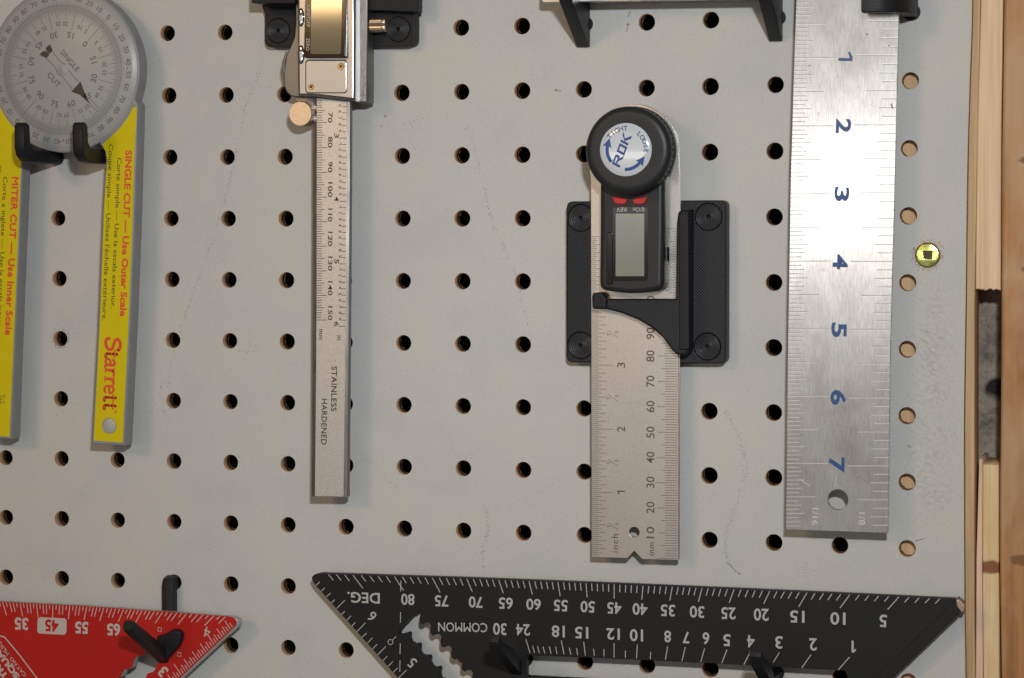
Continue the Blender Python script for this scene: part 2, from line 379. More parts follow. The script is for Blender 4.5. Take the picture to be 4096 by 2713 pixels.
m = mat('lcd_glass', (0.21, 0.215, 0.175), 0.12, spec=0.5); q = N(m); q.col(q.mix(q.noise(60, 4, 0.7), (0.17, 0.185, 0.15), (0.26, 0.25, 0.20))); M['lcd'] = m
m = mat('caliper_lcd', (0.17, 0.145, 0.095), 0.06, spec=0.9, coat=1.0); m.node_tree.nodes['Principled BSDF'].inputs['Coat Roughness'].default_value = 0.05; M['lcd2'] = m
M['sticker'] = mat('white_sticker', (0.60, 0.63, 0.68), 0.12, spec=0.6, coat=0.6)
M['button'] = mat('red_button', (0.50, 0.012, 0.012), 0.3, spec=0.5)
m = mat('black_anodised', (0.014, 0.014, 0.015), 0.5, spec=0.22); q = N(m); q.bump(q.noise(2500, 3), 0.00002)
q.col(q.mix(q.ramp(q.noise(1300, 3, 0.7), [(0.68, 0.0), (0.74, 1.0)]), (0.0135, 0.0135, 0.0145), (0.05, 0.05, 0.052))); M['anod'] = m
M['worn'] = metal('worn_aluminium', (0.42, 0.30, 0.24), 0.4, (1, 1, 1))
m = mat('red_anodised', (0.33, 0.010, 0.012), 0.4, 0.0, spec=0.25, coat=0.0); q = N(m)
q.col(q.mix(q.noise(45, 4, 0.6), (0.40, 0.009, 0.008), (0.52, 0.018, 0.012))); q.bump(q.noise(1700, 3), 0.000012); M['red'] = m
M['rim'] = mat('bare_aluminium_rim', (0.46, 0.46, 0.45), 0.35, 0.35)
M['wood_edge'] = wood('batten_pine', (0.70, 0.48, 0.27), (0.56, 0.36, 0.19), 200)
M['wood_pale'] = wood('pale_pine', (0.80, 0.61, 0.41), (0.70, 0.51, 0.33), 160)
M['wood_yellow'] = wood('yellow_pine', (0.82, 0.66, 0.42), (0.70, 0.52, 0.26), 240, knots=[(412.5, -210.5, 4.2, (0.20, 0.045, 0.012)), (403.5, -211, 2.2, (0.30, 0.08, 0.02))], blot=(0.68, 0.48, 0.20))
M['wood_pink'] = wood('pinkish_pine', (0.74, 0.54, 0.41), (0.58, 0.38, 0.27), 280)
M['stud'] = wood('weathered_stud', (0.46, 0.225, 0.09), (0.22, 0.095, 0.035), 90, knots=[(429, -96, 3, (0.13, 0.07, 0.04)), (427, -55, 2.6, (0.16, 0.08, 0.04)), (426, -207, 3.5, (0.2, 0.09, 0.035))], bumpd=0.0009, stretch=0.06, blot=(0.56, 0.35, 0.205))

# ================================================================== THE SETTING
M['cavity_shade'] = mat('dark_cavity_shade', (0.012, 0.011, 0.010), 0.95, spec=0.05)  # shade of the cavity put into the wall colour, so the holes look black
wall = plate('rear_wall', [[(-220, 220), (640, 220), (640, -480), (-220, -480)]], -120, -80, M['cavity_shade'], smooth=None)
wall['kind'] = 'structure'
pier = plate('concrete_pier', [[(396, 220), (640, 220), (640, -480), (396, -480)]], -79.9, -34, M['concrete'], smooth=None)
pier['kind'] = 'structure'

# ------------------------------------------------------------------ pegboard
BT = 6.2
right_edge = [(3888, -700), (3888, 0), (3878, 330), (3868, 700), (3862, 1200), (3856, 1600), (3855, 1850), (3857, 2400), (3861, 2713), (3862, 3300)]
edge = [G(x, y) for x, y in right_edge]
outline = [(-95, edge[0][1])]+smoothline(edge, 6)+[(-95, edge[-1][1])]
holes = []; HR = 3.3
for i in range(-3, 16):
    for j in range(-2, 14):
        u, w = hole(i, j)
        if w > edge[0][1]-5 or w < edge[-1][1]+5 or u < -90: continue
        holes.append((i, j, u, w))
loops = [outline]+[circ(u, w, HR*random.uniform(0.985, 1.02), 36) for _, _, u, w in holes]
peg = root('pegboard', 'white painted hardboard pegboard with rows of round holes behind all the tools', 'pegboard', 200, -125, -BT)
bmesh_ = plate_mesh(loops, -BT, 0, 0.0)
bmesh_.materials.append(M['paint']); bmesh_.materials.append(M['fibre'])
for p in bmesh_.polygons: p.material_index = 0 if p.normal.y < -0.5 else 1
link('perforated_sheet', bmesh_, None, peg)
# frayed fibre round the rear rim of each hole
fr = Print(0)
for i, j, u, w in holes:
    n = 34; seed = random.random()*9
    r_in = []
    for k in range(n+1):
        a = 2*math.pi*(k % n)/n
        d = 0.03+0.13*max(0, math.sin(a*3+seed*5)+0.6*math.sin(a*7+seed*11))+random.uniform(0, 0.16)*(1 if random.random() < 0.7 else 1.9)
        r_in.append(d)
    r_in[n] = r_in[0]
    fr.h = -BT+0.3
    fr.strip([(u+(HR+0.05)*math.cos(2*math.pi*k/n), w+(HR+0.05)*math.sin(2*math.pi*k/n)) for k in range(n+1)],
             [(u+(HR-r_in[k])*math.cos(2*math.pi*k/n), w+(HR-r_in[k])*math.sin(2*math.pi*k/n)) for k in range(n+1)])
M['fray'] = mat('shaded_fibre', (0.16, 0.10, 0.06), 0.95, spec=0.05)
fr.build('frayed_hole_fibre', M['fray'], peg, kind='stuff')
# grime: dotted scuff trails, specks and hairs
dk = Print(0.03); gy = Print(0.025)
def speck(P_, u, w, r):
    n = random.choice((4, 5, 6)); a0 = random.random()*6; ex = random.uniform(0.5, 1)
    P_.poly([(u+r*random.uniform(0.6, 1.2)*math.cos(a0+2*math.pi*k/n), w+ex*r*random.uniform(0.6, 1.2)*math.sin(a0+2*math.pi*k/n)) for k in range(n)])
def clear(u, w): return all((u-a)**2+(w-b)**2 > (HR+0.4)**2 for _, _, a, b in holes)
trails = [([(1050, 255), (985, 420), (955, 560), (925, 700), (895, 800), (850, 960), (790, 1130), (730, 1300), (690, 1440), (672, 1560)], 1.0),
          ([(1870, 500), (1900, 600), (1935, 730), (1960, 860), (2000, 960), (2060, 1090), (2085, 1180), (2110, 1290)], 0.7),
          ([(2900, 1640), (2950, 1740), (2985, 1850), (2965, 1960), (2930, 2060), (2905, 2150), (2910, 2240), (2960, 2300)], 0.9),
          ([(1940, 2030), (1955, 2110), (1930, 2200), (1935, 2290)], 1.2), ([(1450, 1830), (1530, 1890), (1590, 1970)], 0.6),
          ([(1080, 60), (1040, 230), (1010, 380)], 0.5), ([(640, 1500), (655, 1640), (700, 1690)], 0.8)]
for pts, dens in trails:
    sm = smoothline([G(x, y) for x, y in pts], 24)
    for (u, w) in sm:
        for _ in range(3):
            if random.random() > 0.42*dens: continue
            uu = u+random.gauss(0, 0.55); ww = w+random.gauss(0, 0.6)
            if clear(uu, ww): speck(random.choice((dk, gy, gy)), uu, ww, random.uniform(0.06, 0.26))
for pts, dens in trails[:3]:
    sm = smoothline([G(x, y) for x, y in pts], 30)
    for k in range(len(sm)-1):
        if random.random() < 0.28*dens and clear(*sm[k]):
            o1 = random.gauss(0, 0.35); gy.seg((sm[k][0]+o1, sm[k][1]), (sm[k+1][0]+o1+random.gauss(0, 0.25), sm[k+1][1]+random.gauss(0, 0.2)), 0.12)
clusters = [(260, 1640, 60), (215, 1360, 60), (320, 1290, 60), (120, 2180, 330), (60, 2280, 90), (130, 2260, 90), (1000, 1400, 50), (1640, 480, 60), (3220, 2290, 70), (3230, 2300, 40), (600, 1650, 60), (3780, 1740, 60), (2160, 300, 60), (1500, 1850, 60)]
for (x, y, s_) in clusters:
    for _ in range(26):
        uu, ww = G(random.gauss(x, s_*0.6), random.gauss(y, s_*0.35))
        if clear(uu, ww): speck(random.choice((dk, gy)), uu, ww, random.uniform(0.06, 0.24))
for _ in range(1500):
    uu, ww = G(random.uniform(-100, 3850), random.uniform(-100, 2800))
    if clear(uu, ww): speck(gy if random.random() < 0.8 else dk, uu, ww, random.uniform(0.05, 0.2))
dk.seg(G(3660, 2165), G(3690, 2157), 0.22); dk.seg(G(3690, 2157), G(3700, 2153), 0.16)
for (x0, y0, x1, y1) in ((2910, 2255, 2925, 2262), (2925, 2268, 2945, 2285), (2950, 2290, 2962, 2297), (3630, 1783, 3645, 1790), (2520, 45, 2512, 70), (2512, 100, 2506, 130)): dk.seg(G(x0, y0), G(x1, y1), 0.22)
# worn ring round one hole
u, w = hole(1, 5)
for k in range(60):
    a = random.uniform(0, 6.28); r = random.gauss(3.9, 0.3)
    if r > HR+0.1: speck(gy, u+r*math.cos(a), w+r*math.sin(a), random.uniform(0.15, 0.35))
dk.build('dirt_specks', M['dirt'], peg, kind='stuff'); gy.build('grey_scuffs', M['dirt2'], peg, kind='stuff')
cb_ = Print(0.05)
for (x, y, r) in ((2225, 361, 0.7), (2240, 363, 0.5), (2513, 98, 0.8), (1540, 465, 0.5), (1525, 505, 0.4)): speck(cb_, *G(x, y), r)
cb_.build('wood_crumbs', M['crumb'], peg, kind='stuff')

# ------------------------------------------------------------------ timber at the right
def board(name, px, h0, h1, mt, label, cat='board', bevel=0.6, ragged=None):
    pts = [G(x, y, h1) for x, y in px]
    o = plate(name, [pts], h0, h1, mt, bevel=bevel, smooth=None)
    # keep the origin on the piece
    c = V(*pts[0], h0); o.data.transform(Matrix.Translation(-Vector((0, 0, 0))))
    return tag(o, label, cat)
board('pine_batten', [(3526, -900), (3925, -900), (3922, 0), (3907, 700), (3898, 1250), (3897, 1900), (3897, 2400), (3901, 2713), (3905, 3400), (3530, 3400)], -25, -BT-0.15, M['wood_edge'],
      'thin pine batten behind the pegboard, showing along its right edge and through the last holes', 'batten', 0.5)
# upper strip has a sawn, splintery lower end
px = [(3928, -900), (4014, -900), (4013, 0), (4005, 500), (4003, 1150)]
rag = [(4003-k*10.1, 1156+random.uniform(-4, 5)+(0 if k % 3 else 4)) for k in range(11)]
board('pine_strip', px+rag+[(3902, 1150), (3909, 500), (3924, 0)], -33.9, -6.0, M['wood_pale'], 'pale pine strip with a ragged sawn lower end, upper right above the bare concrete', 'board', 0.5)
lo = board('pine_offcut', [(3932, 1858), (3994, 1860), (3996, 2250), (3998, 2713), (4000, 3400), (3935, 3400), (3934, 2713), (3930, 2250)], -33.9, -5.0, M['wood_yellow'],
      'yellowish pine strip with a dark knot, lower right beside the stud', 'board', 0.5)
board('pine_lath', [(3917, 1836), (3931, 1838), (3929, 2240), (3932.5, 2713), (3933, 3400), (3906, 3400), (3903, 2713), (3905, 2240)], -33.9, -6.4, M['wood_pink'],
      'narrow pinkish pine lath beside the yellowish strip with the knot', 'lath', 0.4)
board('wall_stud', [(4016, -900), (5200, -900), (5200, 3400), (4012, 3400), (4006, 2713), (3999, 2250), (4000, 1900), (4004, 1500), (4006, 1150), (4007, 700), (4017, 0)], -33.9, -1.5, M['stud'],
      'rough orange brown timber stud at the right edge of the picture', 'stud', 1.2)

# ------------------------------------------------------------------ wood screw
su, sw = G(3711, 1021)
M['socket'] = mat('screw_socket', (0.05, 0.03, 0.02), 0.4, 0.5)
scr = root('wood_screw', 'yellow zinc screw with a square socket and a rusty ring beside the aluminium ruler', 'screw', su, sw, 0)
link('screw_head', plate_mesh([circ(su, sw, 4.35, 40), [(su-1.55, sw-1.45), (su+1.55, sw-1.55), (su+1.6, sw+1.5), (su-1.5, sw+1.55)]], 0.05, 0.75, 0.25, 2), M['zinc'], scr, 30)
plate('socket_floor', [circ(su, sw, 2.6, 16)], 0.02, 0.12, M['socket'], scr)
rust = Print(0.02)
for a_, b_ in ((4.3, 5.0),):
    n = 40; ro = [4.85+random.uniform(-0.08, 0.16) for _ in range(n)]; ro.append(ro[0])
    rust.strip([(su+ro[k]*math.cos(2*math.pi*k/n), sw+ro[k]*math.sin(2*math.pi*k/n)) for k in range(n+1)], [(su+4*math.cos(2*math.pi*k/n), sw+4*math.sin(2*math.pi*k/n)) for k in range(n+1)])
M['rust'] = mat('rust_stain', (0.20, 0.10, 0.06), 0.9, spec=0.1)
rust.build('rust_ring', M['rust'], scr)
halo = Print(0.012)
for k in range(170):
    a = random.uniform(0, 6.28); r = 5.1+abs(random.gauss(0, 0.75)); speck(halo, su+r*math.cos(a), sw+r*math.sin(a), random.uniform(0.12, 0.35))
M['rust2'] = mat('faint_rust', (0.40, 0.28, 0.21), 0.9, spec=0.1)
halo.build('rust_specks', M['rust2'], scr, kind='stuff')

# ================================================================== PEG HOOKS AND BRACKETS
def side_profile(name, pts, u, w, width, mt, parent, bevel=0.6, axis='u'):
    """flat hook cut from a (w,h) outline, width mm wide along u, placed at (u,w)"""
    return plate(name, [[(w+a, b) for a, b in pts]], u-width/2, u+width/2, mt, parent, bevel=bevel, res=2, axis='u')
# J hooks that carry the protractor
def j_hook(i, j, label, reach=34.0, lift=13.5):
    u, w = hole(i, j)
    r = root('peg_hook', label, 'peg hook', u, w, 0, 'black hooks under the grey protractor')
    R_ = reach
    pts = [(-3.0, -8), (-3.0, R_-7)]+[(-3.0+3.2*(1-math.cos(t)), R_-7+7*math.sin(t)) for t in (0.5, 0.9, 1.25)]
    pts += [(2.5, R_), (lift-1.2, R_)]+arc(lift-2.6, R_-2.6, 2.6, 90, 0, 5)[1:]
    pts = [(-3.0, -8), (-3.0, R_-9), (-2.2, R_-4.5), (0.0, R_-1.2), (3.2, R_), (lift-1.6, R_), (lift-0.2, R_-1.2), (lift, R_-3.2), (lift-0.8, R_-5.2), (lift-2.2, R_-5.6), (5.5, R_-6.0), (3.6, R_-8), (3.0, R_-11), (3.0, -8)]
    side_profile('hook_arm', pts, u, w, 4.6, M['pla_plain'], r, 0.8)
    lathe('plug', [(0, 0.8), (3.1, 0.8), (3.15, 0), (3.1, -8), (0, -8)], u, w, M['pla_plain'], r, 24)
    return r
j_hook(1, 2, 'left one of the two black plastic hooks holding the grey dial protractor')
j_hook(2, 2, 'right one of the two black plastic hooks holding the grey dial protractor')
def bracket(i, j, label, group, top=2.0, dw=0.0, wd=5.0):
    u, w = hole(i, j)
    r = root('shelf_bracket', label, 'bracket', u, w, 0, group)
    pts = [(-9, 0.05), (-9, 2.0), (14.5-dw, 42.5), (17.5-dw, 44), (19.0-dw, 43.4), (19.2-dw, 40.6), (17-dw, 38.8), (max(8, top+2), 22), (top, 14), (top, 0.05)]
    side_profile('gusset', pts, u, w, wd, M['pla_plain'], r, 0.35)
    lathe('plug', [(0, 0.5), (3.1, 0.5), (3.15, 0), (3.1, -8), (0, -8)], u+0.6, w, M['pla_plain'], r, 24)
    return r
gB = 'black brackets carrying the steel bar at the top'
gS = 'black brackets carrying the black rafter square'
bracket(10, 0, 'left black triangular bracket under the steel bar at the top edge', gB, 12.5, wd=5.1)
bracket(13, 0, 'right black triangular bracket under the steel bar, beside the aluminium ruler', gB, 12.5, wd=5.1)
bracket(9, 10, 'black bracket in front of the rafter square just under the word COMMON', gS, 1.0, 3.3, wd=4.2)
bracket(13, 10, 'black bracket in front of the rafter square between the 3 and the 4', gS, 1.0, 3.3, wd=4.6)

# steel bar on the two upper brackets
bar_h0 = 14.0
bp = [G(2170, 13, 15), G(3060, -2, 15)]
plate('steel_bar', [rounded([bp[0], bp[1], (bp[1][0], bp[1][1]+22), (bp[0][0], bp[0][1]+22)], 1.2)], 14.0, 16.5, M['satin'], None, bevel=0.3)
tag(bpy.data.objects['steel_bar'], 'lower edge of a grey steel bar lying on two black brackets at the top', 'steel bar')

# hook that holds the aluminium ruler: comes out of its hole and runs left across the ruler
hu, hw = hole(15, 0)
rh = root('peg_hook', 'black hook reaching across the top of the aluminium ruler', 'peg hook', hu, hw, 0)
b0 = G(3447, 0, 26); b1 = G(3600, 0, 26)
wt = G(3500, -60, 26)[1]; wb = G(3500, 50, 26)[1]
prof = [(hu+2.4, -8), (hu+2.4, 10), (hu+1.0, 19), (hu-3, 25), (hu-9, 27.5), (b0[0], 27.5), (b0[0], 21.5), (hu-9.5, 21.5), (hu-6, 19.5), (hu-4.0, 14), (hu-3.2, 8), (hu-3.2, -8)]
plate('hook_arm', [prof], wb, wt, M['pla_plain'], rh, bevel=0.5, res=2, axis='w')
lathe('plug', [(0, 0.6), (3.15, 0.6), (3.2, 0), (3.1, -8), (0, -8)], hu, hw, M['pla_plain'], rh, 24)

# ================================================================== DIAL PROTRACTOR
pr = root('dial_protractor', 'grey dial protractor with two yellow labelled arms hanging from black hooks', 'protractor', *G(250, 279), 0)
HT = 15.0; H0 = 7.0       # top face and back of the arms
pc = Vector(G(250, 279, HT+1))
def armfill(px, h): return [G(x, y, h) for x, y in px]
# right arm: ring round the dial plus the leg
ring = []
rr_ = 34.2
for a in range(98, -42, -6): ring.append((pc.x+rr_*math.cos(math.radians(a)), pc.y+rr_*math.sin(math.radians(a))))
leg_r = GL([(551, 420), (545, 640), (536, 940), (522, 1290), (498, 1783), (366, 1778), (393, 1289), (411, 823), (422, 640), (418, 600), (398, 578)], HT)
ringR = [p for p in ring if p[1] > leg_r[0][1]]
inner_back = [(pc.x+rr_*math.cos(math.radians(a)), pc.y+rr_*math.sin(math.radians(a))) for a in range(-62, -262, -8)]
outR = ringR+leg_r+inner_back
plate('single_cut_arm', [outR], H0, HT, M['grey'], pr, bevel=0.7, res=2, smooth=35, label='right arm with the label SINGLE CUT and the red maker name')
leg_l = GL([(66, 560), (90, 627), (86, 760), (67, 1200), (47, 1757), (-88, 1752), (-60, 1200), (-45, 760), (-50, 400), (-20, 300)], HT)
plate('miter_cut_arm', [leg_l], H0, HT-0.05, M['grey'], pr, bevel=0.7, res=2, smooth=35, label='left arm with the label MITER CUT, cut off by the picture edge')
# dial
lathe('dial', [(0, HT+1.0), (31.2, HT+1.0), (31.6, HT+0.8), (33.6, HT-0.3), (33.8, HT-1.4)], pc.x, pc.y, M['dial'], pr, 128, smooth=50)
# labels
lab_h = HT+0.08
ybl = GL([(547, 425), (537, 640), (529, 912), (516, 1250), (491, 1771), (375, 1763), (400, 1289), (417, 823), (429, 640), (424, 610), (410, 580)], lab_h)
rin = 35.0
arcpts = [(pc.x+rin*math.cos(math.radians(a)), pc.y+rin*math.sin(math.radians(a))) for a in range(-64, -24, 4)]
hole_r = G(437, 1704, lab_h)
yl = [p for p in arcpts if p[0] > ybl[-1][0]+0.4 and p[0] < ybl[0][0]-0.3]
plate('yellow_label', [ybl+yl, circ(hole_r[0], hole_r[1], 3.3, 28)], HT+0.01, HT+0.09, M['yellow'], pr, smooth=None)
# eyelet at the leg end: dark recess with a pale glint
lathe('hang_hole', [(3.0, HT+0.10), (2.9, HT+0.02), (2.7, HT+0.06), (0, HT+0.06)], hole_r[0], hole_r[1], M['rim'], pr, 32)
ylL = GL([(85, 640), (78, 800), (62, 1200), (38, 1747), (-80, 1742), (-60, 1200), (-45, 760), (-45, 395)], lab_h)
arcl = [(pc.x+31.9*math.cos(math.radians(a)), pc.y+31.9*math.sin(math.radians(a))) for a in range(206, 236, 4)]
plate('yellow_label', [ylL+arcl], HT+0.01, HT+0.09, M['yellow'], pr, smooth=None)
# print on the labels
pl = Print(lab_h+0.03); pl.step = 0.012
def line_of(mt, *a):
    P_ = Print(lab_h+0.05); P_.text(*a); P_.build('lettering', M[mt], pr)
line_of('ink_red', 'SINGLE CUT \u2014 Use Outer Scale', (503, 601), (480, 1265), 24, 0.036)
line_of('ink_olive', 'Corte simple \u2014 Use la escala exterior.', (470, 631), (444, 1233), 17, 0.004)
line_of('ink_olive', 'Coupe simple \u2014 Utilisez l\u2019\u00e9chelle ext\u00e9rieure.', (436, 577), (409, 1283), 17, 0.004)
line_of('ink_red', 'MITER CUT \u2014 Use Inner Scale', (49, 707), (20, 1338), 24, 0.0)
for dx_, dy_, dh_ in ((2.2, 1.5, 0.07), (-1.2, 2.5, 0.09)):
    P_ = Print(lab_h+dh_); P_.text('MITER CUT \u2014 Use Inner Scale', (49+dx_, 707+dy_), (20+dx_, 1338+dy_), 24, 0.0); P_.build('lettering', M['ink_red'], pr)
line_of('ink_olive', 'Corte a inglete \u2014 Use la escala interna', (13, 707), (-12, 1330), 17, 0.004)
line_of('ink_olive', 'Coupe \u00e0 onglet \u2014 Utilisez l\u2019\u00e9chelle', (-12, 660), (-38, 1330), 17, 0.004)
line_of('ink_olive', 'K-7', (13, 1580), (10, 1615), 8); line_of('ink_olive', '256', (2, 1580), (-1, 1615), 8)
# the maker's name, red slab letters built from strokes: (letter box width, strokes, thickness)
S_ = {'S': (0.62, [([(0.58, 0.78), (0.56, 0.93), (0.30, 1.0), (0.08, 0.86), (0.12, 0.64), (0.34, 0.54), (0.56, 0.42), (0.56, 0.16), (0.32, 0.0), (0.08, 0.06), (0.04, 0.26)], 0.17), ([(0.60, 0.70), (0.60, 0.98)], 0.07), ([(0.03, 0.02), (0.03, 0.32)], 0.07)]),
      't': (0.40, [([(0.19, 0.88), (0.19, 0.12), (0.30, 0.02), (0.40, 0.06)], 0.15), ([(0.0, 0.62), (0.38, 0.62)], 0.08)]),
      'a': (0.46, [([(0.06, 0.52), (0.20, 0.64), (0.34, 0.58), (0.35, 0.08), (0.46, 0.02)], 0.14), ([(0.34, 0.38), (0.10, 0.32), (0.04, 0.14), (0.16, 0.02), (0.34, 0.12)], 0.12)]),
      'r': (0.44, [([(0.14, 0.62), (0.14, 0.02)], 0.15), ([(0.0, 0.62), (0.18, 0.62)], 0.07), ([(0.0, 0.02), (0.28, 0.02)], 0.07), ([(0.16, 0.46), (0.28, 0.62), (0.42, 0.58)], 0.13)]),
      'e': (0.44, [([(0.06, 0.34), (0.38, 0.34), (0.36, 0.54), (0.22, 0.64), (0.08, 0.54), (0.05, 0.30), (0.10, 0.08), (0.24, 0.0), (0.40, 0.10)], 0.12)])}
word = 'Starrett'; tot = sum(S_[c][0] for c in word); x = 0
a = Vector(G(415, 1352, lab_h)); b = Vector(G(416, 1628, lab_h)); a = Vector(G(424, 1350, lab_h)); b = Vector(G(415, 1638, lab_h))
d = b-a; L = d.length; d.normalize(); up = Vector((-d.y, d.x)); cap = 6.6
for c in word:
    wdt, st = S_[c]
    for pts, th in st:
        P2 = [a+d*((x+px_)/tot*L)+up*(py_*cap) for px_, py_ in pts]
        sm = smoothline([tuple(p) for p in P2], 4) if len(P2) > 2 else [tuple(p) for p in P2]
        pl.line(sm, th*L/tot*0.98)
        if len(sm) > 2:
            for q_ in sm[1:-1]: pl.poly(circ(q_[0], q_[1], th*L/tot*0.49, 8))
    x += wdt
pl.poly(circ(*G(462, 1648, lab_h), 0.5, 10))
pl.build('maker_name', M['ink_red'], pr)
# dial print
dh = HT+1.06
dp = Print(dh); dn = Print(dh); cx, cy = pc
def pol(r, a): return (cx+r*math.cos(math.radians(a)), cy+r*math.sin(math.radians(a)))
for k in range(0, 360, 2):
    if k % 10: dp.seg(pol(23.3 if k % 4 else 22.6, k+45), pol(27.7, k+45), 0.13)
    else: dp.seg(pol(20.6, k+45), pol(28.2, k+45), 0.15)
for k in range(1, 360, 2): dp.seg(pol(24.2, k+45), pol(26.2, k+45), 0.10)
for k in range(0, 360, 30): dp.seg(pol(16.6, k+45), pol(26, k+45), 0.15)
cpts = [pol(26.5, a) for a in range(0, 361, 3)]; dp.line(cpts, 0.14)
for k in range(36):
    a = 45-10*k; n = k % 18; n = n if n <= 9 else 18-n
    dn.num(str(n*10), pol(29.7, a), a-90, 2.15, 1.0, 0.0)
for a in (0, 90, 180, 270): dn.poly(circ(*pol(29.2, a), 0.35, 12))
inner = {45: '0', 15: '15', -15: '30', -75: '60', -105: '75', -135: '90', 75: '15', 105: '30', 135: '45', 165: '60', 195: '75'}
for a, t in inner.items(): dn.num(t, pol(14.6, a), a+90, 2.6, 1.0)
dn.num('45', pol(15.4, -45), 0, 2.4, 1.1)
for a in range(-135, 226, 10):
    if (a-45) % 30 == 0: continue
    n = (45-a)/2 if a <= 45 else (a-45)/2
    if abs(n-round(n)) < 0.01 and n <= 90: dn.num(str(int(round(n))), pol(18.9, a), a+90, 1.75, 0.95)
dn.num('SINGLE', (cx+3.4, cy+3.6), -48, 2.3, 1.05); dn.num('CUT', (cx-3.9, cy-4.1), -48, 2.3, 1.1)
dp.build('dial_graduations', M['ink_grey'], pr); dn.build('dial_numerals', M['ink_grey'], pr)
ar = Print(dh)
ar.poly([G(322, 327, dh), G(285, 367, dh), G(320, 380, dh), G(362, 419, dh), G(340, 375, dh)])
ar.poly([G(200, 177, dh), G(183, 192, dh), G(186, 206, dh), G(198, 215, dh), G(211, 203, dh)]); ar.poly([G(183, 205, dh), G(172, 205, dh), G(157, 219, dh), G(186, 234, dh), G(198, 217, dh)])
ar.line(smoothline([G(x_, y_, dh) for x_, y_ in ((211, 208), (238, 244), (262, 259), (273, 281), (318, 332))], 5), 0.18)
ar.line(smoothline([G(x_, y_, dh) for x_, y_ in ((186, 234), (220, 270), (231, 296), (249, 308), (290, 358))], 5), 0.18)
ar.line([G(362, 419, dh), G(390, 448, dh)], 0.16)
ar.build('pointer_arrow', M['ink_brown'], pr)
lathe('pivot_pin', [(0, HT+1.5), (0.5, HT+1.45), (0.9, HT+1.2), (2.3, HT+1.12), (2.5, HT+1.03)], *G(250, 280, HT+1.2), M['dial'], pr, 32)

# ================================================================== CALIPER
CT = 21.0; CB = 14.5
ca = root('digital_caliper', 'silver digital caliper hanging upright, with ruled beam marked STAINLESS HARDENED', 'caliper', *G(1320, 1000), 0)
def bx(px, h0, h1): return GL(px, h1)
# beam
bl = lambda x, y: G(x, y, CB)
beam = [bl(1256, -400), bl(1253, 700), bl(1252, 1300), bl(1247, 1988), bl(1388, 1989), bl(1394, 1300), bl(1398, 700), bl(1401, -400)]
plate('beam', [beam], 11.0, CB-0.24, M['dark_steel'], ca, bevel=0.2)
# sloping bevels (polished) left and right with the matt scale strip between
sl = [(1269.5, -400), (1268, 395), (1267, 900), (1265.5, 1400), (1260, 1984)]; sr = [(1388, -400), (1386, 395), (1384, 900), (1381, 1400), (1374, 1986)]
el = [(1256, -400), (1253.5, 395), (1253, 900), (1251, 1400), (1247, 1988)]; er = [(1401, -400), (1399.5, 395), (1397, 900), (1394, 1400), (1388, 1989)]
def strip_mesh(A, hA, B, hB):
    vs = []; fs = []
    for (p, q_) in zip(A, B):
        a = G(*p, hA); b = G(*q_, hB); vs += [V(*a, hA), V(*b, hB)]
    for k in range(len(A)-1): fs.append((2*k, 2*k+2, 2*k+3, 2*k+1))
    me = bpy.data.meshes.new('strip'); me.from_pydata(vs, [], fs); me.update()
    return me
me = strip_mesh(el, CB-0.22, sl, CB); o = link('beam_bevel', me, M['bevel'], ca)
me = strip_mesh(sr, CB, er, CB-0.22); o = link('beam_bevel', me, M['bevel'], ca)
me = strip_mesh(sl, CB, sr, CB); link('scale_strip', me, M['matte_chrome'], ca)
me = strip_mesh([(1260, 1984), (1247, 1988.5)], CB, [(1374, 1986), (1388, 1989.5)], CB-0.0); link('beam_bevel', me, M['bevel'], ca)
ck = Print(CB+0.05)
def lerp_tab(tab, v):
    ks = sorted(tab)
    for a, b in zip(ks, ks[1:]):
        if v <= b or b == ks[-1]:
            return tab[a]+(tab[b]-tab[a])*(v-a)/(b-a)
mmtab = {60: 392, 70: 491, 80: 591, 90: 690, 100: 789, 110: 887, 120: 985, 130: 1084, 140: 1182, 150: 1280.6}
xl = lambda y: lerp_tab({-400: 1269.5, 395: 1268, 900: 1267, 1400: 1265.5, 1984: 1260}, y)
xr = lambda y: lerp_tab({-400: 1388, 395: 1386, 900: 1384, 1400: 1381, 1984: 1374}, y)
for k in range(60, 151):
    y = lerp_tab(mmtab, k); ln = 40 if k % 10 == 0 else (31 if k % 5 == 0 else 21)
    ck.segp((xl(y)+0.5, y), (xl(y)+ln, y), 2.5)
for t, y0, y1 in (('70', 449, 491), ('80', 547, 591), ('90', 647, 690), ('100', 729, 789), ('110', 834, 887), ('120', 927, 985), ('130', 1026, 1083), ('140', 1125, 1182), ('150', 1225, 1281)):
    ck.text(t, (1313, y0), (1311.5, y1), 17, 0.012)
intab = {2: 300, 3: 553, 4: 806, 5: 1056, 6: 1306}
for k in range(24, 61):
    y = lerp_tab(intab, k/10)
    if y < 395: continue
    ln = 26 if k % 10 == 0 else 17
    ck.segp((xr(y)-0.5, y), (xr(y)-ln, y), 2.5)
    if k % 10: ck.text(str(k % 10), (1355, y-10), (1354.6, y), 10.5, 0.006)
    else: ck.text(str(k//10), (1338, y-20), (1337, y-1), 18, 0.01)
ck.text('mm', (1276, 1317), (1275, 1359), 18, 0.01); ck.text('in', (1349.5, 1342), (1348.5, 1361), 18, 0.008)
ck.text('STAINLESS', (1326.5, 1466), (1324, 1645), 21, 0.012, 1.05); ck.text('HARDENED', (1287, 1595), (1284.5, 1779), 21, 0.012, 1.05)
ck.build('beam_scale', M['ink_black'], ca)
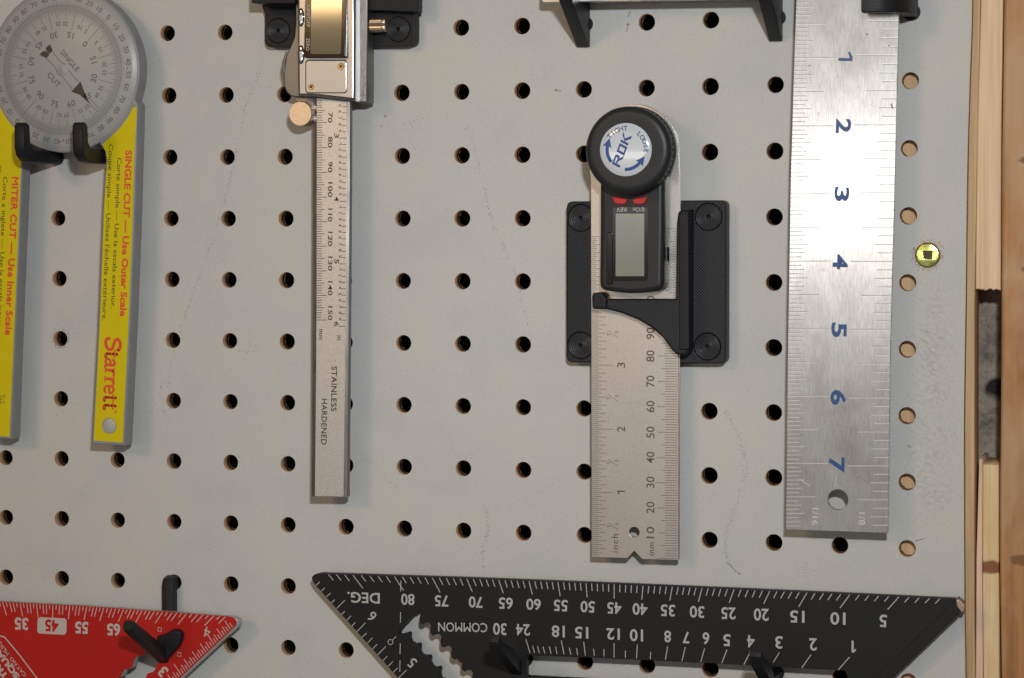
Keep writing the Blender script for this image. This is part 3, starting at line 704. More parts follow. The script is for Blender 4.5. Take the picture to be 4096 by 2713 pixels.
# body: lower grip plate, upper face
grip = [(1187, -400), (1187, 100), (1182, 150), (1165, 190), (1150, 222), (1143, 260), (1140, 320), (1143, 350), (1152, 372), (1170, 386), (1191, 390), (1230, 392), (1300, 396), (1425, 411), (1474, 411), (1476, -400)]
gp = GL(grip, 13.5)
plate('slider_body', [gp], 6.5, 15.0, M['dark_steel'], ca, bevel=0.5, res=2)
ser = []
for k in range(16):
    t = k/15; x_ = 1146-12*math.sin(math.pi*min(1, t*1.15)); y_ = 212+t*130
    p = G(x_+2, y_, 14)
    ser.append(p)
bmz = bmesh.new()
for p in ser:
    m_ = lathe_mesh([(0, 15), (0.55, 14.8), (0.6, 7), (0, 7)], p[0], p[1], 8); bmz.from_mesh(m_); bpy.data.meshes.remove(m_)
me = bpy.data.meshes.new('grip_ribs'); bmz.to_mesh(me); bmz.free(); link('grip_ribs', me, M['dark_steel'], ca, 60, kind='stuff')
face = smoothline([(1191, 384), (1260, 385), (1330, 392), (1400, 400), (1418, 402)], 4)
face = GL([(1188, -400), (1189, 200)]+face+[(1419, -400)], CT)
plate('face_plate', [face], 14.5, CT, M['satin'], ca, bevel=1.0, res=3, smooth=60)
# right cheek behind the polished rounded edge
ck2 = GL([(1405, -400), (1420, 404), (1421, -400)], 18)
cheek = [G(1409, -400, CT-1), G(1409, 400, CT-1), G(1423, 405, CT-1), G(1423, -400, CT-1)]
plate('polished_edge', [cheek], 6.6, CT-0.25, M['polished'], ca, bevel=0.9, res=4, smooth=60)
sv = Print(0); 
# screen bezel, LCD
def pxrect(x0, y0, x1, y1, h, r, n=5): return rounded([G(x0, y1, h), G(x1, y1, h), G(x1, y0, h), G(x0, y0, h)], r, n)
plate('screen_bezel', [pxrect(1223, -110, 1388, 234, CT, 1.1)], CT-2.6, CT+0.12, M['gloss'], ca, bevel=0.1)
plate('lcd', [pxrect(1249, -95, 1371, 218, CT, 0.9)], CT+0.0, CT+0.16, M['lcd2'], ca, smooth=None)
cw = Print(CT+0.2)
cw.text('ZERO', (1231, 153), (1231, 204), 13, 0.01); cw.text('ON/OFF', (1231, 22), (1231, 110), 13, 0.006); cw.text('mm/in', (1231, -90), (1231, -12), 13)
cw.build('screen_lettering', M['ink_pale'], ca)
# the screen window leans back a little towards its top
for o_ in ca.children:
    if o_.name.split('.')[0] in ('screen_bezel', 'lcd', 'screen_lettering'):
        zb, zt = G(1300, 234, CT)[1]*MM, G(1300, -110, CT)[1]*MM
        oz = wloc(o_).z
        for v_ in o_.data.vertices:
            v_.co.y -= 0.0021*(zt-(v_.co.z+oz))/(zt-zb)
for (x_, y_) in ((1204, 70), (1204.5, 219)):
    b_ = G(x_, y_, CT)
    plate('button_surround', [circ(b_[0], b_[1], 1.45, 28, 3.75)], CT-0.3, CT+0.06, M['gloss'], ca, bevel=0.05)
    vs = []; fs = []; n = 28; rings = ((1.15, 3.35, 0.02), (1.08, 3.2, 0.22), (0.8, 2.6, 0.30), (0.4, 1.5, 0.35))
    for (rx, ry, hh) in rings:
        vs += [V(b_[0]+rx*math.cos(2*math.pi*k/n), b_[1]+ry*math.sin(2*math.pi*k/n), CT+hh) for k in range(n)]
    vs.append(V(b_[0], b_[1], CT+0.36))
    for q_ in range(3):
        for k in range(n): fs.append((q_*n+k, q_*n+(k+1) % n, (q_+1)*n+(k+1) % n, (q_+1)*n+k))
    for k in range(n): fs.append((3*n+k, 3*n+(k+1) % n, 4*n))
    me = bpy.data.meshes.new('button'); me.from_pydata(vs, [], fs); me.update(); link('button', me, M['mirror'], ca, 80)
plate('cover_groove', [pxrect(1221.5, 239, 1389, 374, CT, 1.5)], CT-0.3, CT+0.03, M['gloss'], ca)
cov = plate('battery_cover', [pxrect(1224.5, 243, 1386, 371, CT, 1.3)], CT-0.3, CT+0.15, M['satin'], ca, bevel=0.12)
for (x_, y_, r_) in ((1364, 266, 1.35), (1244.5, 348, 1.25)):
    s_ = G(x_, y_, CT)
    lathe('cover_screw', [(0, CT+0.02), (0.35, CT+0.05), (0.5, CT+0.32), (r_-0.2, CT+0.34), (r_, CT+0.16)], *s_, M['brass'], cov, 24)
    cx_ = Print(CT+0.37); cx_.seg((s_[0]-0.6, s_[1]-0.45), (s_[0]+0.6, s_[1]+0.45), 0.3); cx_.seg((s_[0]-0.45, s_[1]+0.6), (s_[0]+0.45, s_[1]-0.6), 0.3); cx_.build('cross_slot', M['gloss'], cov)
smd = Print(0)
mk = [G(1461, 275, 13), G(1461, 312, 13)]
# thumb roller: disc, knurled rim
tr = G(1201, 455, 17.5)
lathe('thumb_roller', [(0, 17.5), (4.7, 17.5), (5.0, 17.2), (5.0, 10.2), (4.6, 9.9), (0, 9.9)], tr[0], tr[1], M['roller'], ca, 96, 30, rib=(4.95, 5.1, 0.16))
plate('roller_mount', [[(tr[0]-2, tr[1]+2), (tr[0]+8, tr[1]+2), (tr[0]+8, tr[1]+7), (tr[0]-4, tr[1]+7)]], 9.5, 13.5, M['dark_steel'], ca, bevel=0.3)
# locking screw at the right: thin thread and knurled head, axis along u
def xcyl(name, u0, u1, w, h, prof, mt, n, rib, parent):
    vs = []; fs = []
    for (t, r) in prof:
        for k in range(n):
            a = 2*math.pi*k/n; rr = r*(1-rib*(k % 2)); vs.append(V(u0+(u1-u0)*t, w+rr*math.cos(a), h+rr*math.sin(a)))
    for p in range(len(prof)-1):
        for k in range(n): fs.append((p*n+k, p*n+(k+1) % n, (p+1)*n+(k+1) % n, (p+1)*n+k))
    me = bpy.data.meshes.new(name); me.from_pydata(vs, [], fs); me.update()
    bm = bmesh.new(); bm.from_mesh(me); bmesh.ops.remove_doubles(bm, verts=bm.verts, dist=1e-7); bmesh.ops.recalc_face_normals(bm, faces=bm.faces); bm.to_mesh(me); bm.free()
    return link(name, me, mt, parent, 30)
lw = G(1500, 102, 12)
u0_ = G(1452, 102, 12)[0]; u1_ = G(1481, 102, 12)[0]; u2_ = G(1547, 102, 12)[0]
ls = xcyl('locking_screw', u1_, u2_, lw[1], 12, [(0, 0), (0, 2.3), (0.06, 2.75), (0.78, 2.75), (0.8, 2.35), (0.84, 2.35), (0.88, 2.75), (0.97, 2.5), (1.0, 2.1), (1.0, 0)], M['roller'], 44, 0.07, ca)
xcyl('thread', u0_-1, u1_, lw[1], 12, [(k/12, 0.95 if k % 2 else 1.2) for k in range(13)], M['satin'], 16, 0, ls)

# holder behind the caliper
ch = root('caliper_holder', 'black printed wall holder behind the top of the caliper with round plugs', 'wall holder', *G(1360, 100), 0)
HB = 6.0
plg = [(1112, 123), (1592, 117)]
def plugs(parent, cents, hb, r, base=None):
    first = None
    for (x_, y_) in cents:
        c = G(x_, y_, hb)
        if first is None:
            first = lathe('plug', [(0, hb-2.3), (0.55, hb-2.3), (0.75, hb-0.15), (1.1, hb+0.0), (r*0.55, hb+0.03), (r, hb-0.22), (r+0.05, hb-1.6)], c[0], c[1], M['plug'], parent, 48, 40, origin=V(c[0], c[1], hb))
        else:
            o = first.copy(); COL.objects.link(o); o.parent = parent; o.location = V(c[0], c[1], hb)-wloc(parent)
hl = [G(1059, 60, HB), G(1047, 25, HB), G(1047, -400, HB), G(1662, -400, HB), G(1660, 187, HB), G(1059, 191, HB)]
hr_ = 4.75
plate('back_plate', [rounded(hl, [0, 0, 0, 0, 3.2, 3.2], 6)]+[circ(*G(x_, y_, HB), hr_+0.22, 40) for x_, y_ in plg], 0.05, HB, M['pla_plain'], ch, bevel=0.35)
plate('plug_floor', [rrect(G(1075, 100, 1)[0], G(0, 170, 1)[1], G(1630, 100, 1)[0], G(0, 80, 1)[1], 1)], 0.5, HB-3.2, M['gloss'], ch)
plugs(ch, plg, HB, hr_)
plate('cradle', [[G(1004, 14, 26), G(1640, 40, 22), G(1645, -300, 22), G(1004, -300, 26)]], HB-0.1, 12.5, M['pla_plain'], ch, bevel=0.4)
plate('cradle_lip', [[G(1006, 12, 20), G(1180, 14, 20), G(1180, -300, 20), G(1004, -300, 20)]], 12.3, 20, M['pla_plain'], ch, bevel=0.4)

# ================================================================== DIGITAL ANGLE GAUGE
AH = 11.0
ag = root('digital_angle_gauge', 'digital angle gauge with round black knob, red buttons and steel ruler blades', 'angle gauge', *G(2540, 1300), 0)
hc = G(2537, 2129, AH)
blade = GL([(2366, 2229), (2509, 2233), (2537, 2204), (2569, 2237), (2714, 2241), (2713, 1440), (2716, 700)], AH)
kc = Vector(G(2530, 605, AH))
topc = [(kc.x+18.2*math.cos(math.radians(a)), kc.y+18.2*math.sin(math.radians(a))) for a in range(8, 180, 8)]
blade += topc+GL([(2363, 720), (2365, 1440)], AH)
plate('ruler_blade', [blade, circ(hc[0], hc[1], 2.05, 28)], AH-0.9, AH, M['blade'], ag, bevel=0.12)
b2 = [(p[0]+0.35, p[1]-0.2) for p in blade]
plate('rear_ruler_blade', [[G(2369, 2226, AH-1), G(2500, 2230, AH-1), G(2537, 2199, AH-1), G(2575, 2234, AH-1), G(2717, 2238, AH-1), G(2722, 700, AH-1)]+[(p[0]+0.5, p[1]) for p in topc]+[G(2369, 720, AH-1)], circ(hc[0], hc[1], 2.05, 28)], AH-2.0, AH-1.05, M['blade'], ag, bevel=0.1)
et = Print(AH+0.05)
mmt = {0: 2234, 10: 2133, 20: 2033, 30: 1932, 40: 1832.6, 50: 1730, 60: 1628, 70: 1527, 80: 1425, 100: 1222, 110: 1121, 120: 1018, 130: 916}
for k in range(0, 131):
    y = lerp_tab(mmt, k); x1 = 2709.5 if k < 90 else 2703
    ln = 80 if k % 10 == 0 else (64 if k % 5 == 0 else 50)
    if k > 98: ln = {50: 12, 64: 26, 80: 36}[ln]
    if k > 92 or k < 86: et.segp((x1, y), (x1-ln*1.0, y-0.8), 1.9)
int_ = {0: 2227, 1: 1971, 2: 1717, 3: 1460.5, 4: 1204, 5: 947}
k = 1
while k < 32*5+1:
    v = k/32; y = lerp_tab(int_, v)
    ln = 86 if k % 32 == 0 else (59 if k % 4 == 0 else (41 if k % 2 == 0 else 29))
    if y < 1190: ln = min(ln, 32 if k % 4 == 0 else (24 if k % 2 == 0 else 17))
    et.segp((2367, y), (2366+ln, y+0.5), 1.9); k += 1
for n_, y in ((10, 2131), (20, 2031), (30, 1930), (40, 1831), (50, 1730), (60, 1627), (70, 1526), (80, 1425), (90, 1334)):
    et.text(str(n_), (2617, y+23), (2617, y-23), 31, 0.008)
for n_, y in ((1, 1971), (2, 1717), (3, 1461)): et.text(str(n_), (2500, y+(8 if n_ == 1 else 10.5)), (2500, y-(8 if n_ == 1 else 10.5)), 31, 0.008)
et.text('inch', (2472, 2211), (2472, 2137), 24, 0.006, 1.15); et.text('mm', (2617, 2223), (2617, 2170), 24, 0.006, 1.1)
for y in (1849, 2103, 1590, 1335):
    et.text('1', (2441, y+8), (2441, y+2), 13); et.text('2', (2473, y-1), (2473, y-10), 13); et.segp((2471, y+16), (2431, y-12), 1.6)
et.text('110', (2677, 1163), (2677, 1128), 15); et.text('120', (2677, 1060), (2677, 1025), 15); et.text('130', (2677, 960), (2677, 925), 15); et.text('100', (2619, 1252), (2619, 1184), 31)
et.build('blade_scale', M['etch'], ag)
# fine scratches and a smudge on the blade
scx = Print(AH+0.03)
for pts in ([(2520, 1350), (2500, 1400), (2480, 1440)], [(2470, 1370), (2466, 1440)], [(2440, 1520), (2466, 1580)], [(2400, 1620), (2412, 1655)], [(2560, 1570), (2545, 1600)], [(2455, 1660), (2450, 1710)], [(2440, 1640), (2432, 1690)], [(2530, 1640), (2540, 1670)]):
    scx.line(smoothline([G(x_, y_, AH) for x_, y_ in pts], 4), 0.10)
for _ in range(90):
    x_ = random.gauss(2570, 50); y_ = random.gauss(1625, 26); a = random.uniform(0, 3.1); L_ = random.uniform(4, 16)
    if x_ < 2640: scx.seg(G(x_, y_, AH), G(x_+L_*math.cos(a), y_+L_*math.sin(a), AH), 0.07)
M['scratch'] = mat('blade_scratch', (0.40, 0.35, 0.31), 0.45, 0.6); scx.build('scratches', M['scratch'], ag)
# display body
BTp = 22.0
body = smoothline([(2399, 700), (2399, 900), (2397, 1080), (2398, 1140), (2410, 1158), (2440, 1166), (2520, 1174), (2600, 1168), (2635, 1160), (2650, 1140), (2652, 1080), (2655, 900), (2656, 700)], 4)
plate('display_body', [GL(body, BTp)], AH+0.05, BTp, M['body'], ag, bevel=1.9, res=4, smooth=60)
bz = [pxrect(2450, 828, 2592, 1124, BTp, 1.2)]
plate('screen_bezel', bz, BTp-0.5, BTp+0.10, M['gloss'], ag, bevel=0.09)
plate('bezel_ridge', [pxrect(2426, 930, 2452, 1140, BTp, 1.0)], BTp-0.5, BTp+0.22, M['gloss'], ag, bevel=0.3, res=3)
plate('lcd', [pxrect(2463, 855, 2577, 1105, BTp, 0.1, 1)], BTp, BTp+0.14, M['lcd'], ag, smooth=None)
wt_ = Print(BTp+0.17); wt_.text('0/On', (2578, 830), (2531, 831), 16, 0.01); wt_.text('REV', (2506, 830), (2465, 832), 16, 0.01); wt_.build('screen_lettering', M['ink_white'], ag)
for sgn in (0, 1):
    bp_ = [(2450, 788), (2458, 789), (2478, 791), (2507, 798), (2505, 814), (2492, 818), (2470, 817), (2457, 808)]
    if sgn: bp_ = [(2533+ (2507-x_), y_) for x_, y_ in bp_][::-1]
    plate('button', [GL(smoothline(bp_, 4, True), BTp)], BTp-0.3, BTp+0.8, M['button'], ag, bevel=0.4, res=3, smooth=70)
pp = G(2663, 1017, 19)
me = plate_mesh([circ(0, 0, 2.7, 24, 0.9)], -0.4, 0.5, 0.2, 2); 
for v in me.vertices:
    x_, y_, z_ = v.co/MM; v.co = V(pp[0]+0.4-y_*1.0, pp[1]+x_, 16.5+z_)
link('side_button', me, M['gloss'], ag, 60)
# knob
KH = 33.0; kn = Vector(G(2508, 601, KH))
kp = [(0, KH-0.6), (12.0, KH-0.6), (14.0, KH-0.5), (15.6, KH-0.6), (16.8, KH-1.4), (17.35, KH-2.8), (17.4, KH-3.2), (17.4, KH-7.5), (17.0, KH-7.8), (17.0, KH-8.3), (17.6, KH-8.6), (17.6, KH-10.2), (17.0, KH-10.6), (0, KH-10.6)]
vs = []; fs = []; n = 144
kp = [(r*0.965, h) for r, h in kp]
for q_, (r, h) in enumerate(kp):
    for k in range(n):
        a = 2*math.pi*k/n; rr = r-(0.35 if (q_ in (6, 7) and k % 3 == 0) else 0); vs.append(V(kn.x+rr*math.cos(a), kn.y+rr*math.sin(a), h))
for p in range(len(kp)-1):
    for k in range(n): fs.append((p*n+k, p*n+(k+1) % n, (p+1)*n+(k+1) % n, (p+1)*n+k))
me = bpy.data.meshes.new('knob'); me.from_pydata(vs, [], fs); bm = bmesh.new(); bm.from_mesh(me); bmesh.ops.remove_doubles(bm, verts=bm.verts, dist=1e-7); bmesh.ops.recalc_face_normals(bm, faces=bm.faces); bm.to_mesh(me); bm.free()
knob = link('knob', me, M['body'], ag, 45)
lathe('sticker', [(0, KH+0.05), (7, KH-0.02), (9.8, KH-0.22), (10.1, KH-0.45)], *G(2502, 599, KH), M['sticker'], knob, 64, 60)
st = Print(KH+0.1); sc_ = Vector(G(2502, 599, KH+0.1))
def arctext(P_, t, r, a0, a1, cap, bold=0.0):
    n = len(t)
    for k, c in enumerate(t):
        a = a0+(a1-a0)*(k+0.5)/n; P_.num(c, (sc_.x+r*math.cos(math.radians(a)), sc_.y+r*math.sin(math.radians(a))), a-90, cap, 1.0 if c not in 'I' else 1.0, bold)
arctext(st, 'TIGHT', 8.1, 147, 84, 1.75, 0.012); arctext(st, 'LOOSE', 8.0, 54, -10, 1.75, 0.012)
def arrow(a0, a1, r, head):
    n = 10; o_ = []; i_ = []
    for k in range(n+1):
        a = math.radians(a0+(a1-a0)*k/n); hw_ = 0.62; o_.append((sc_.x+(r+hw_)*math.cos(a), sc_.y+(r+hw_)*math.sin(a))); i_.append((sc_.x+(r-hw_)*math.cos(a), sc_.y+(r-hw_)*math.sin(a)))
    st.strip(o_, i_)
    a = math.radians(a1); t = 1 if a1 > a0 else -1; dirv = Vector((-math.sin(a), math.cos(a)))*t; rad = Vector((math.cos(a), math.sin(a))); c = sc_+rad*r-dirv*0.3
    st.poly([tuple(c+rad*1.75-dirv*0.7), tuple(c+dirv*2.9), tuple(c), ]); st.poly([tuple(c-rad*1.75-dirv*0.7), tuple(c), tuple(c+dirv*2.9)])
arrow(220, 164, 7.2, 1); arrow(268, 322, 7.5, 1)
# logo letters from bars
a = Vector(G(2464, 667, KH)); b = Vector(G(2515, 537, KH)); a = Vector(G(2478, 672, KH)); b = Vector(G(2528, 540, KH)); d = (b-a); L = d.length; d.normalize(); up = Vector((-d.y, d.x))
def lp(x_, y_): return tuple(a+d*x_*L+up*y_*3.3)
for poly in ([(0, 0), (0.07, 0), (0.10, 1), (0.03, 1)], [(0.03, 0.8), (0.30, 0.8), (0.31, 1), (0.03, 1)], [(0.24, 0.45), (0.31, 0.45), (0.33, 0.9), (0.26, 0.9)], [(0.09, 0.42), (0.31, 0.42), (0.31, 0.6), (0.09, 0.6)], [(0.15, 0.45), (0.24, 0.45), (0.36, 0), (0.27, 0)],
             [(0.37, 0), (0.44, 0), (0.47, 1), (0.40, 1)], [(0.56, 0), (0.63, 0), (0.66, 1), (0.59, 1)], [(0.38, 0), (0.60, 0), (0.60, 0.2), (0.38, 0.2)], [(0.42, 0.8), (0.64, 0.8), (0.64, 1), (0.42, 1)],
             [(0.67, 0), (0.74, 0), (0.77, 1), (0.70, 1)], [(0.73, 0.42), (0.82, 0.6), (1.0, 1.05), (0.90, 1.05)], [(0.75, 0.6), (0.84, 0.6), (0.98, -0.05), (0.88, -0.05)]):
    st.poly([lp(*p) for p in poly])
st.build('sticker_print', M['ink_navy'], knob)

# holder of the angle gauge
ah = root('angle_gauge_holder', 'black printed wall holder with four round plugs under the angle gauge', 'wall holder', *G(2585, 1130), 0)
PB = 8.0
pcn = [(2323, 872), (2834, 868), (2322, 1382), (2829, 1387)]
pr_ = 5.0
plate('back_plate', [rounded([G(2265, 1450, PB), G(2903, 1455, PB), G(2904, 801, PB), G(2266, 806, PB)], 2.6, 6)]+[circ(*G(x_, y_, PB), pr_+0.2, 44) for x_, y_ in pcn], 0.05, PB, M['pla'], ah, bevel=0.45, res=2)
plate('plug_floor', [rrect(*G(2290, 1430, 3), *G(2880, 830, 3), 2)], 1, PB-3.3, M['gloss'], ah)
plugs(ah, pcn, PB, pr_)
RH = 17.5
rail = [G(2711, 985, RH), G(2713, 860, RH), G(2728, 836, RH), G(2771, 834, RH), G(2752, 1418, RH), G(2745, 1425, RH), G(2712, 1425, RH)]
web = [(2427, 1197), (2702, 1197), (2706, 900), (2712, 850), (2730, 838), (2757, 838), (2756, 1100), (2755, 1400), (2745, 1421), (2706, 1419), (2684, 1398), (2650, 1350), (2606, 1312), (2550, 1279), (2488, 1254), (2427, 1238), (2380, 1236), (2368, 1225), (2366, 1185), (2374, 1175), (2400, 1172), (2412, 1180)]
plate('gauge_hook', [GL(web, RH)], PB-0.2, RH, M['pla'], ah, bevel=0.9, res=2, smooth=30)
plate('hook_tip', [rounded(GL([(2367, 1172), (2404, 1170), (2424, 1196), (2424, 1236), (2367, 1236)], RH+2), 1.2)], AH+0.5, RH+1.6, M['pla_plain'], ah, bevel=0.8, res=3, smooth=50)
plate('rail_edge', [rounded(GL([(2716, 860), (2752, 838), (2756, 1400), (2716, 1400)], RH+1), 1.0)], RH-0.3, RH+0.8, M['pla_plain'], ah, bevel=0.4, res=2)

# ================================================================== ALUMINIUM RULER
RT = 15.0
cen = G(3365, 1000, RT)
rl = root('aluminium_ruler', 'brushed aluminium ruler with blue numbers 1 to 7 hanging at the right', 'ruler', *cen, 0)
hc2 = G(3351.5, 1999, RT)
rp = GL([(3143, 2119), (3553, 2133), (3562, 1400), (3580, 700), (3596, 60), (3606, -600), (3200, -600), (3185, 0), (3174, 312), (3163, 700), (3151, 1400)], RT)
plate('ruler_blade', [rp, circ(hc2[0], hc2[1], 3.85, 40)], RT-2.2, RT, M['alu'], rl, bevel=0.15)
gv = Print(RT+0.05); lipp = Print(RT+0.04)
lt = {-1: -320, 0: -42, 1: 231, 2: 504, 3: 774, 4: 1045, 5: 1314, 6: 1583, 7: 1851.5, 8: 2119}
rt = {-1: -326, 0: -53, 1: 223, 2: 500, 3: 772, 4: 1046, 5: 1318, 6: 1590, 7: 1861.5, 8: 2133}
LX = {-600: 3199, 0: 3184, 312: 3174, 700: 3163, 1400: 3151, 2119: 3143}; RX = {-600: 3606, 60: 3596, 700: 3580, 1400: 3562, 2133: 3553}
for k in range(-15, 16*8):
    y = lerp_tab(lt, k/16)
    if y > 2112 or y < -280: continue
    ln = 165 if k % 16 == 0 else 121 if k % 8 == 0 else 74 if k % 4 == 0 else 61 if k % 2 == 0 else 50
    x_ = lerp_tab(LX, y)+1; gv.segp((x_, y), (x_+ln, y-0.5), 2.6); lipp.segp((x_, y+2.8), (x_+ln, y+2.3), 1.4)
for k in range(-7, 8*8):
    y = lerp_tab(rt, k/8)
    if y > 2125 or y < -280: continue
    ln = 166 if k % 8 == 0 else 124 if k % 4 == 0 else 72 if k % 2 == 0 else 61
    x_ = lerp_tab(RX, y)-1; gv.segp((x_, y), (x_-ln, y), 2.6); lipp.segp((x_, y-2.8 if y < 900 else y+2.8), (x_-ln, y-2.8 if y < 900 else y+2.8), 1.4)
gv.build('stamped_graduations', M['groove'], rl); lipp.build('graduation_lips', M['groove_lip'], rl)
for t, xb, y0, y1, cp in (('1', 3355, 208, 244, 56), ('2', 3347, 475, 533, 55), ('3', 3341, 747, 806, 54), ('4', 3334, 1017, 1077, 55), ('5', 3329, 1290, 1349, 56), ('6', 3326, 1559, 1620, 55), ('7', 3319, 1828, 1889, 57)):
    bn = Print(RT+0.06); bn.text(t, (xb, y0), (xb-1.5, y1), cp, 0.03)
    bn.build('blue_numeral', M['ink_blue'], rl)
M['faint'] = mat('faint_stamp', (0.62, 0.60, 0.58), 0.4, 0.5)
fr_ = Print(RT+0.05); fr_.text('1/16', (3249, 2032), (3248, 2100), 25, 0.0); fr_.text('1/8', (3435, 2050), (3434, 2100), 25, 0.0); fr_.build('stamped_fractions', M['faint'], rl)
rs = Print(RT+0.03)
rs.line([G(3375, 1135, RT), G(3440, 1185, RT), G(3500, 1215, RT)], 0.12); rs.line([G(3195, 1915, RT), G(3240, 1945, RT)], 0.16); rs.line([G(3350, 1890, RT), G(3335, 1960, RT)], 0.08)
for _ in range(150):
    x_ = random.uniform(3180, 3560); y_ = random.uniform(300, 2100); rs.poly(circ(*G(x_, y_, RT), random.uniform(0.06, 0.16), 5))
rs.build('scratches', M['groove_lip'], rl, kind='stuff')
st2 = Print(RT+0.055)
for (x_, y_, r_) in ((3556, 184, 0.5), (3555, 188, 0.4), (3568, 425, 0.55), (3570, 432, 0.45), (3238, 264, 0.5), (3469, 137, 0.45), (3566, 418, 0.4)): speck(st2, *G(x_, y_, RT), r_)
st2.build('rust_flecks', M['crumb'], rl, kind='stuff')

# ================================================================== BLACK RAFTER SQUARE
SH = 11.0
sq = root('rafter_square', 'large black triangular rafter square with white degree scale along its top edge', 'rafter square', *G(2500, 2700), 0)
top_edge = [(1278, 2294), (1900, 2314), (2400, 2333), (2900, 2354), (3400, 2376), (3815, 2396)]
P90 = (2457, 3676)
sq_out = [(1247, 2318), (1247, 2308), (1256, 2299)]+top_edge+[(3835, 2400), (3852, 2425), (3838, 2452), (3566, 2713), (3000, 3255), (2457, 3760), (2380, 3700), (1900, 3090), (1588, 2709), (1258, 2338)]
# slot with toothed edges
tooth = [(1440, 555), (1420, 660), (1418, 700), (1432, 728), (1455, 735), (1500, 712), (1528, 716), (1545, 740), (1540, 800), (1548, 850), (1575, 872), (1620, 848), (1652, 850), (1670, 880), (1662, 930), (1665, 980), (1690, 1008), (1720, 1003), (1755, 987), (1785, 1000), (1795, 1030), (1785, 1080), (1790, 1125), (1825, 1152), (1870, 1142), (1900, 1158), (1918, 1190), (1908, 1240), (1915, 1270), (1945, 1296), (1990, 1274), (2025, 1280), (2045, 1310), (2035, 1370), (2060, 1420), (2160, 1430), (2190, 1560), (2300, 1600), (2340, 1720), (2200, 1800),
         (1990, 1700), (1930, 1640), (1900, 1560), (1840, 1540), (1780, 1500), (1765, 1420), (1700, 1390), (1655, 1380), (1645, 1320), (1655, 1265), (1640, 1240), (1590, 1250), (1555, 1235), (1530, 1190), (1535, 1130), (1515, 1105), (1470, 1112), (1430, 1100), (1405, 1060), (1412, 985), (1395, 965), (1350, 972), (1310, 955), (1290, 910), (1292, 850), (1275, 832), (1225, 848), (1175, 862), (1163, 835), (1200, 770), (1300, 660), (1370, 592)]
slot = [(1200+x_/2.96, 2250+y_/2.96) for x_, y_ in tooth]
window = [(2104, 2622), (2400, 2633), (2846, 2654), (3376, 2683), (3392, 2707), (3300, 2790), (2850, 2745), (2104, 2707)]
plate('square_plate', [rounded(GL(sq_out, SH), 0.3, 2), GL(slot, SH), rounded(GL(window, SH), 0.8, 3)], SH-4.3, SH, M['anod'], sq, bevel=0.22, smooth=30)
fence = GL([(3813, 2410), (3826, 2402), (3852, 2425), (3838, 2454), (3566, 2715), (3000, 3258), (2500, 3740), (2462, 3700), (3000, 3190), (3497, 2713)], SH)
plate('fence', [fence], 0.4, SH+0.4, M['anod'], sq, bevel=0.35, res=2)
plate('worn_corner', [rounded(GL([(3822, 2397), (3840, 2401), (3861, 2424), (3858, 2446), (3846, 2452), (3826, 2426)], SH+0.7), 0.4)], SH-3, SH+0.75, M['worn'], sq, bevel=0.35, res=2)
wp = Print(SH+0.05); wn_ = Print(SH+0.05)
deg = {90: 1252, 85: 1412, 80: 1578, 75: 1729, 70: 1867, 65: 1995, 60: 2116, 55: 2231.5, 50: 2344, 45: 2456.6, 40: 2572, 35: 2689, 30: 2808, 25: 2936, 20: 3079, 15: 3228, 10: 3399, 5: 3595, 0: 3800}
ks = sorted(deg)
def degx(v):
    i = min(max(int(v//5), 1), len(ks)-3); xs = [ks[i-1], ks[i], ks[i+1], ks[i+2]]; r = 0
    for a_ in xs:
        t = deg[a_]
        for b_ in xs:
            if a_ != b_: t *= (v-b_)/(a_-b_)
        r += t
    return r
tab_y = {x_: y_ for x_, y_ in top_edge}
for v in range(1, 90):
    x_ = degx(v); y_ = lerp_tab(tab_y, max(1278, x_))+3; dx, dy = P90[0]-x_, P90[1]-y_; L_ = math.hypot(dx, dy)
    ln = (66 if abs(v-45) > 25 else 56) if v % 5 == 0 else (30 if v > 10 else 26)
    if v == 89: continue
    wp.segp((x_, y_), (x_+dx/L_*ln, y_+dy/L_*ln), 3.4)
def ud(P_, t, x0, x1, ytop, ybot, bold=0.018, slope=0.037):
    """upside-down text: reads from right (x1) to left (x0); its baseline is the upper edge"""
    P_.text(t, (x1, ytop+(x1-x0)*slope), (x0, ytop), ybot-ytop-(x1-x0)*slope, bold)
for t, x0, x1, y0, y1 in (('DEG.', 1389, 1519, 2369, 2414), ('80', 1604, 1658, 2376, 2420), ('75', 1739, 1793, 2382, 2426), ('70', 1875, 1930, 2387, 2431), ('65', 1995, 2051, 2391, 2436), ('60', 2105, 2163, 2396, 2440), ('55', 2215, 2271, 2400, 2445), ('50', 2322, 2379, 2405, 2450), ('45', 2429, 2486, 2410, 2455), ('40', 2530, 2590, 2414, 2460), ('35', 2643, 2700, 2419, 2465), ('30', 2759, 2817, 2425, 2471), ('25', 2885, 2943, 2430, 2477), ('20', 3015, 3075, 2435, 2483), ('15', 3160, 3218, 2443, 2491), ('10', 3321, 3382, 2450, 2499), ('5', 3518, 3548, 2460, 2508),
                        ('30', 1972, 2026, 2493, 2540), ('24', 2064, 2120, 2497, 2542), ('18', 2207, 2259, 2503, 2549), ('15', 2300, 2353, 2508, 2554), ('12', 2426, 2479, 2514, 2559), ('10', 2519, 2572, 2518, 2565), ('8', 2657, 2684, 2524, 2569), ('7', 2730, 2757, 2528, 2573), ('6', 2810, 2837, 2531, 2577), ('5', 2893, 2922, 2538, 2584), ('4', 2988, 3019, 2542, 2589), ('3', 3101, 3130, 2546, 2594), ('2', 3237, 3267, 2554, 2602), ('1', 3406, 3424, 2563, 2611)):
    ud(wn_, t, x0, x1, y0, y1)
ud(wn_, 'COMMON', 1752, 1949, 2490, 2529, 0.008, 0.018)
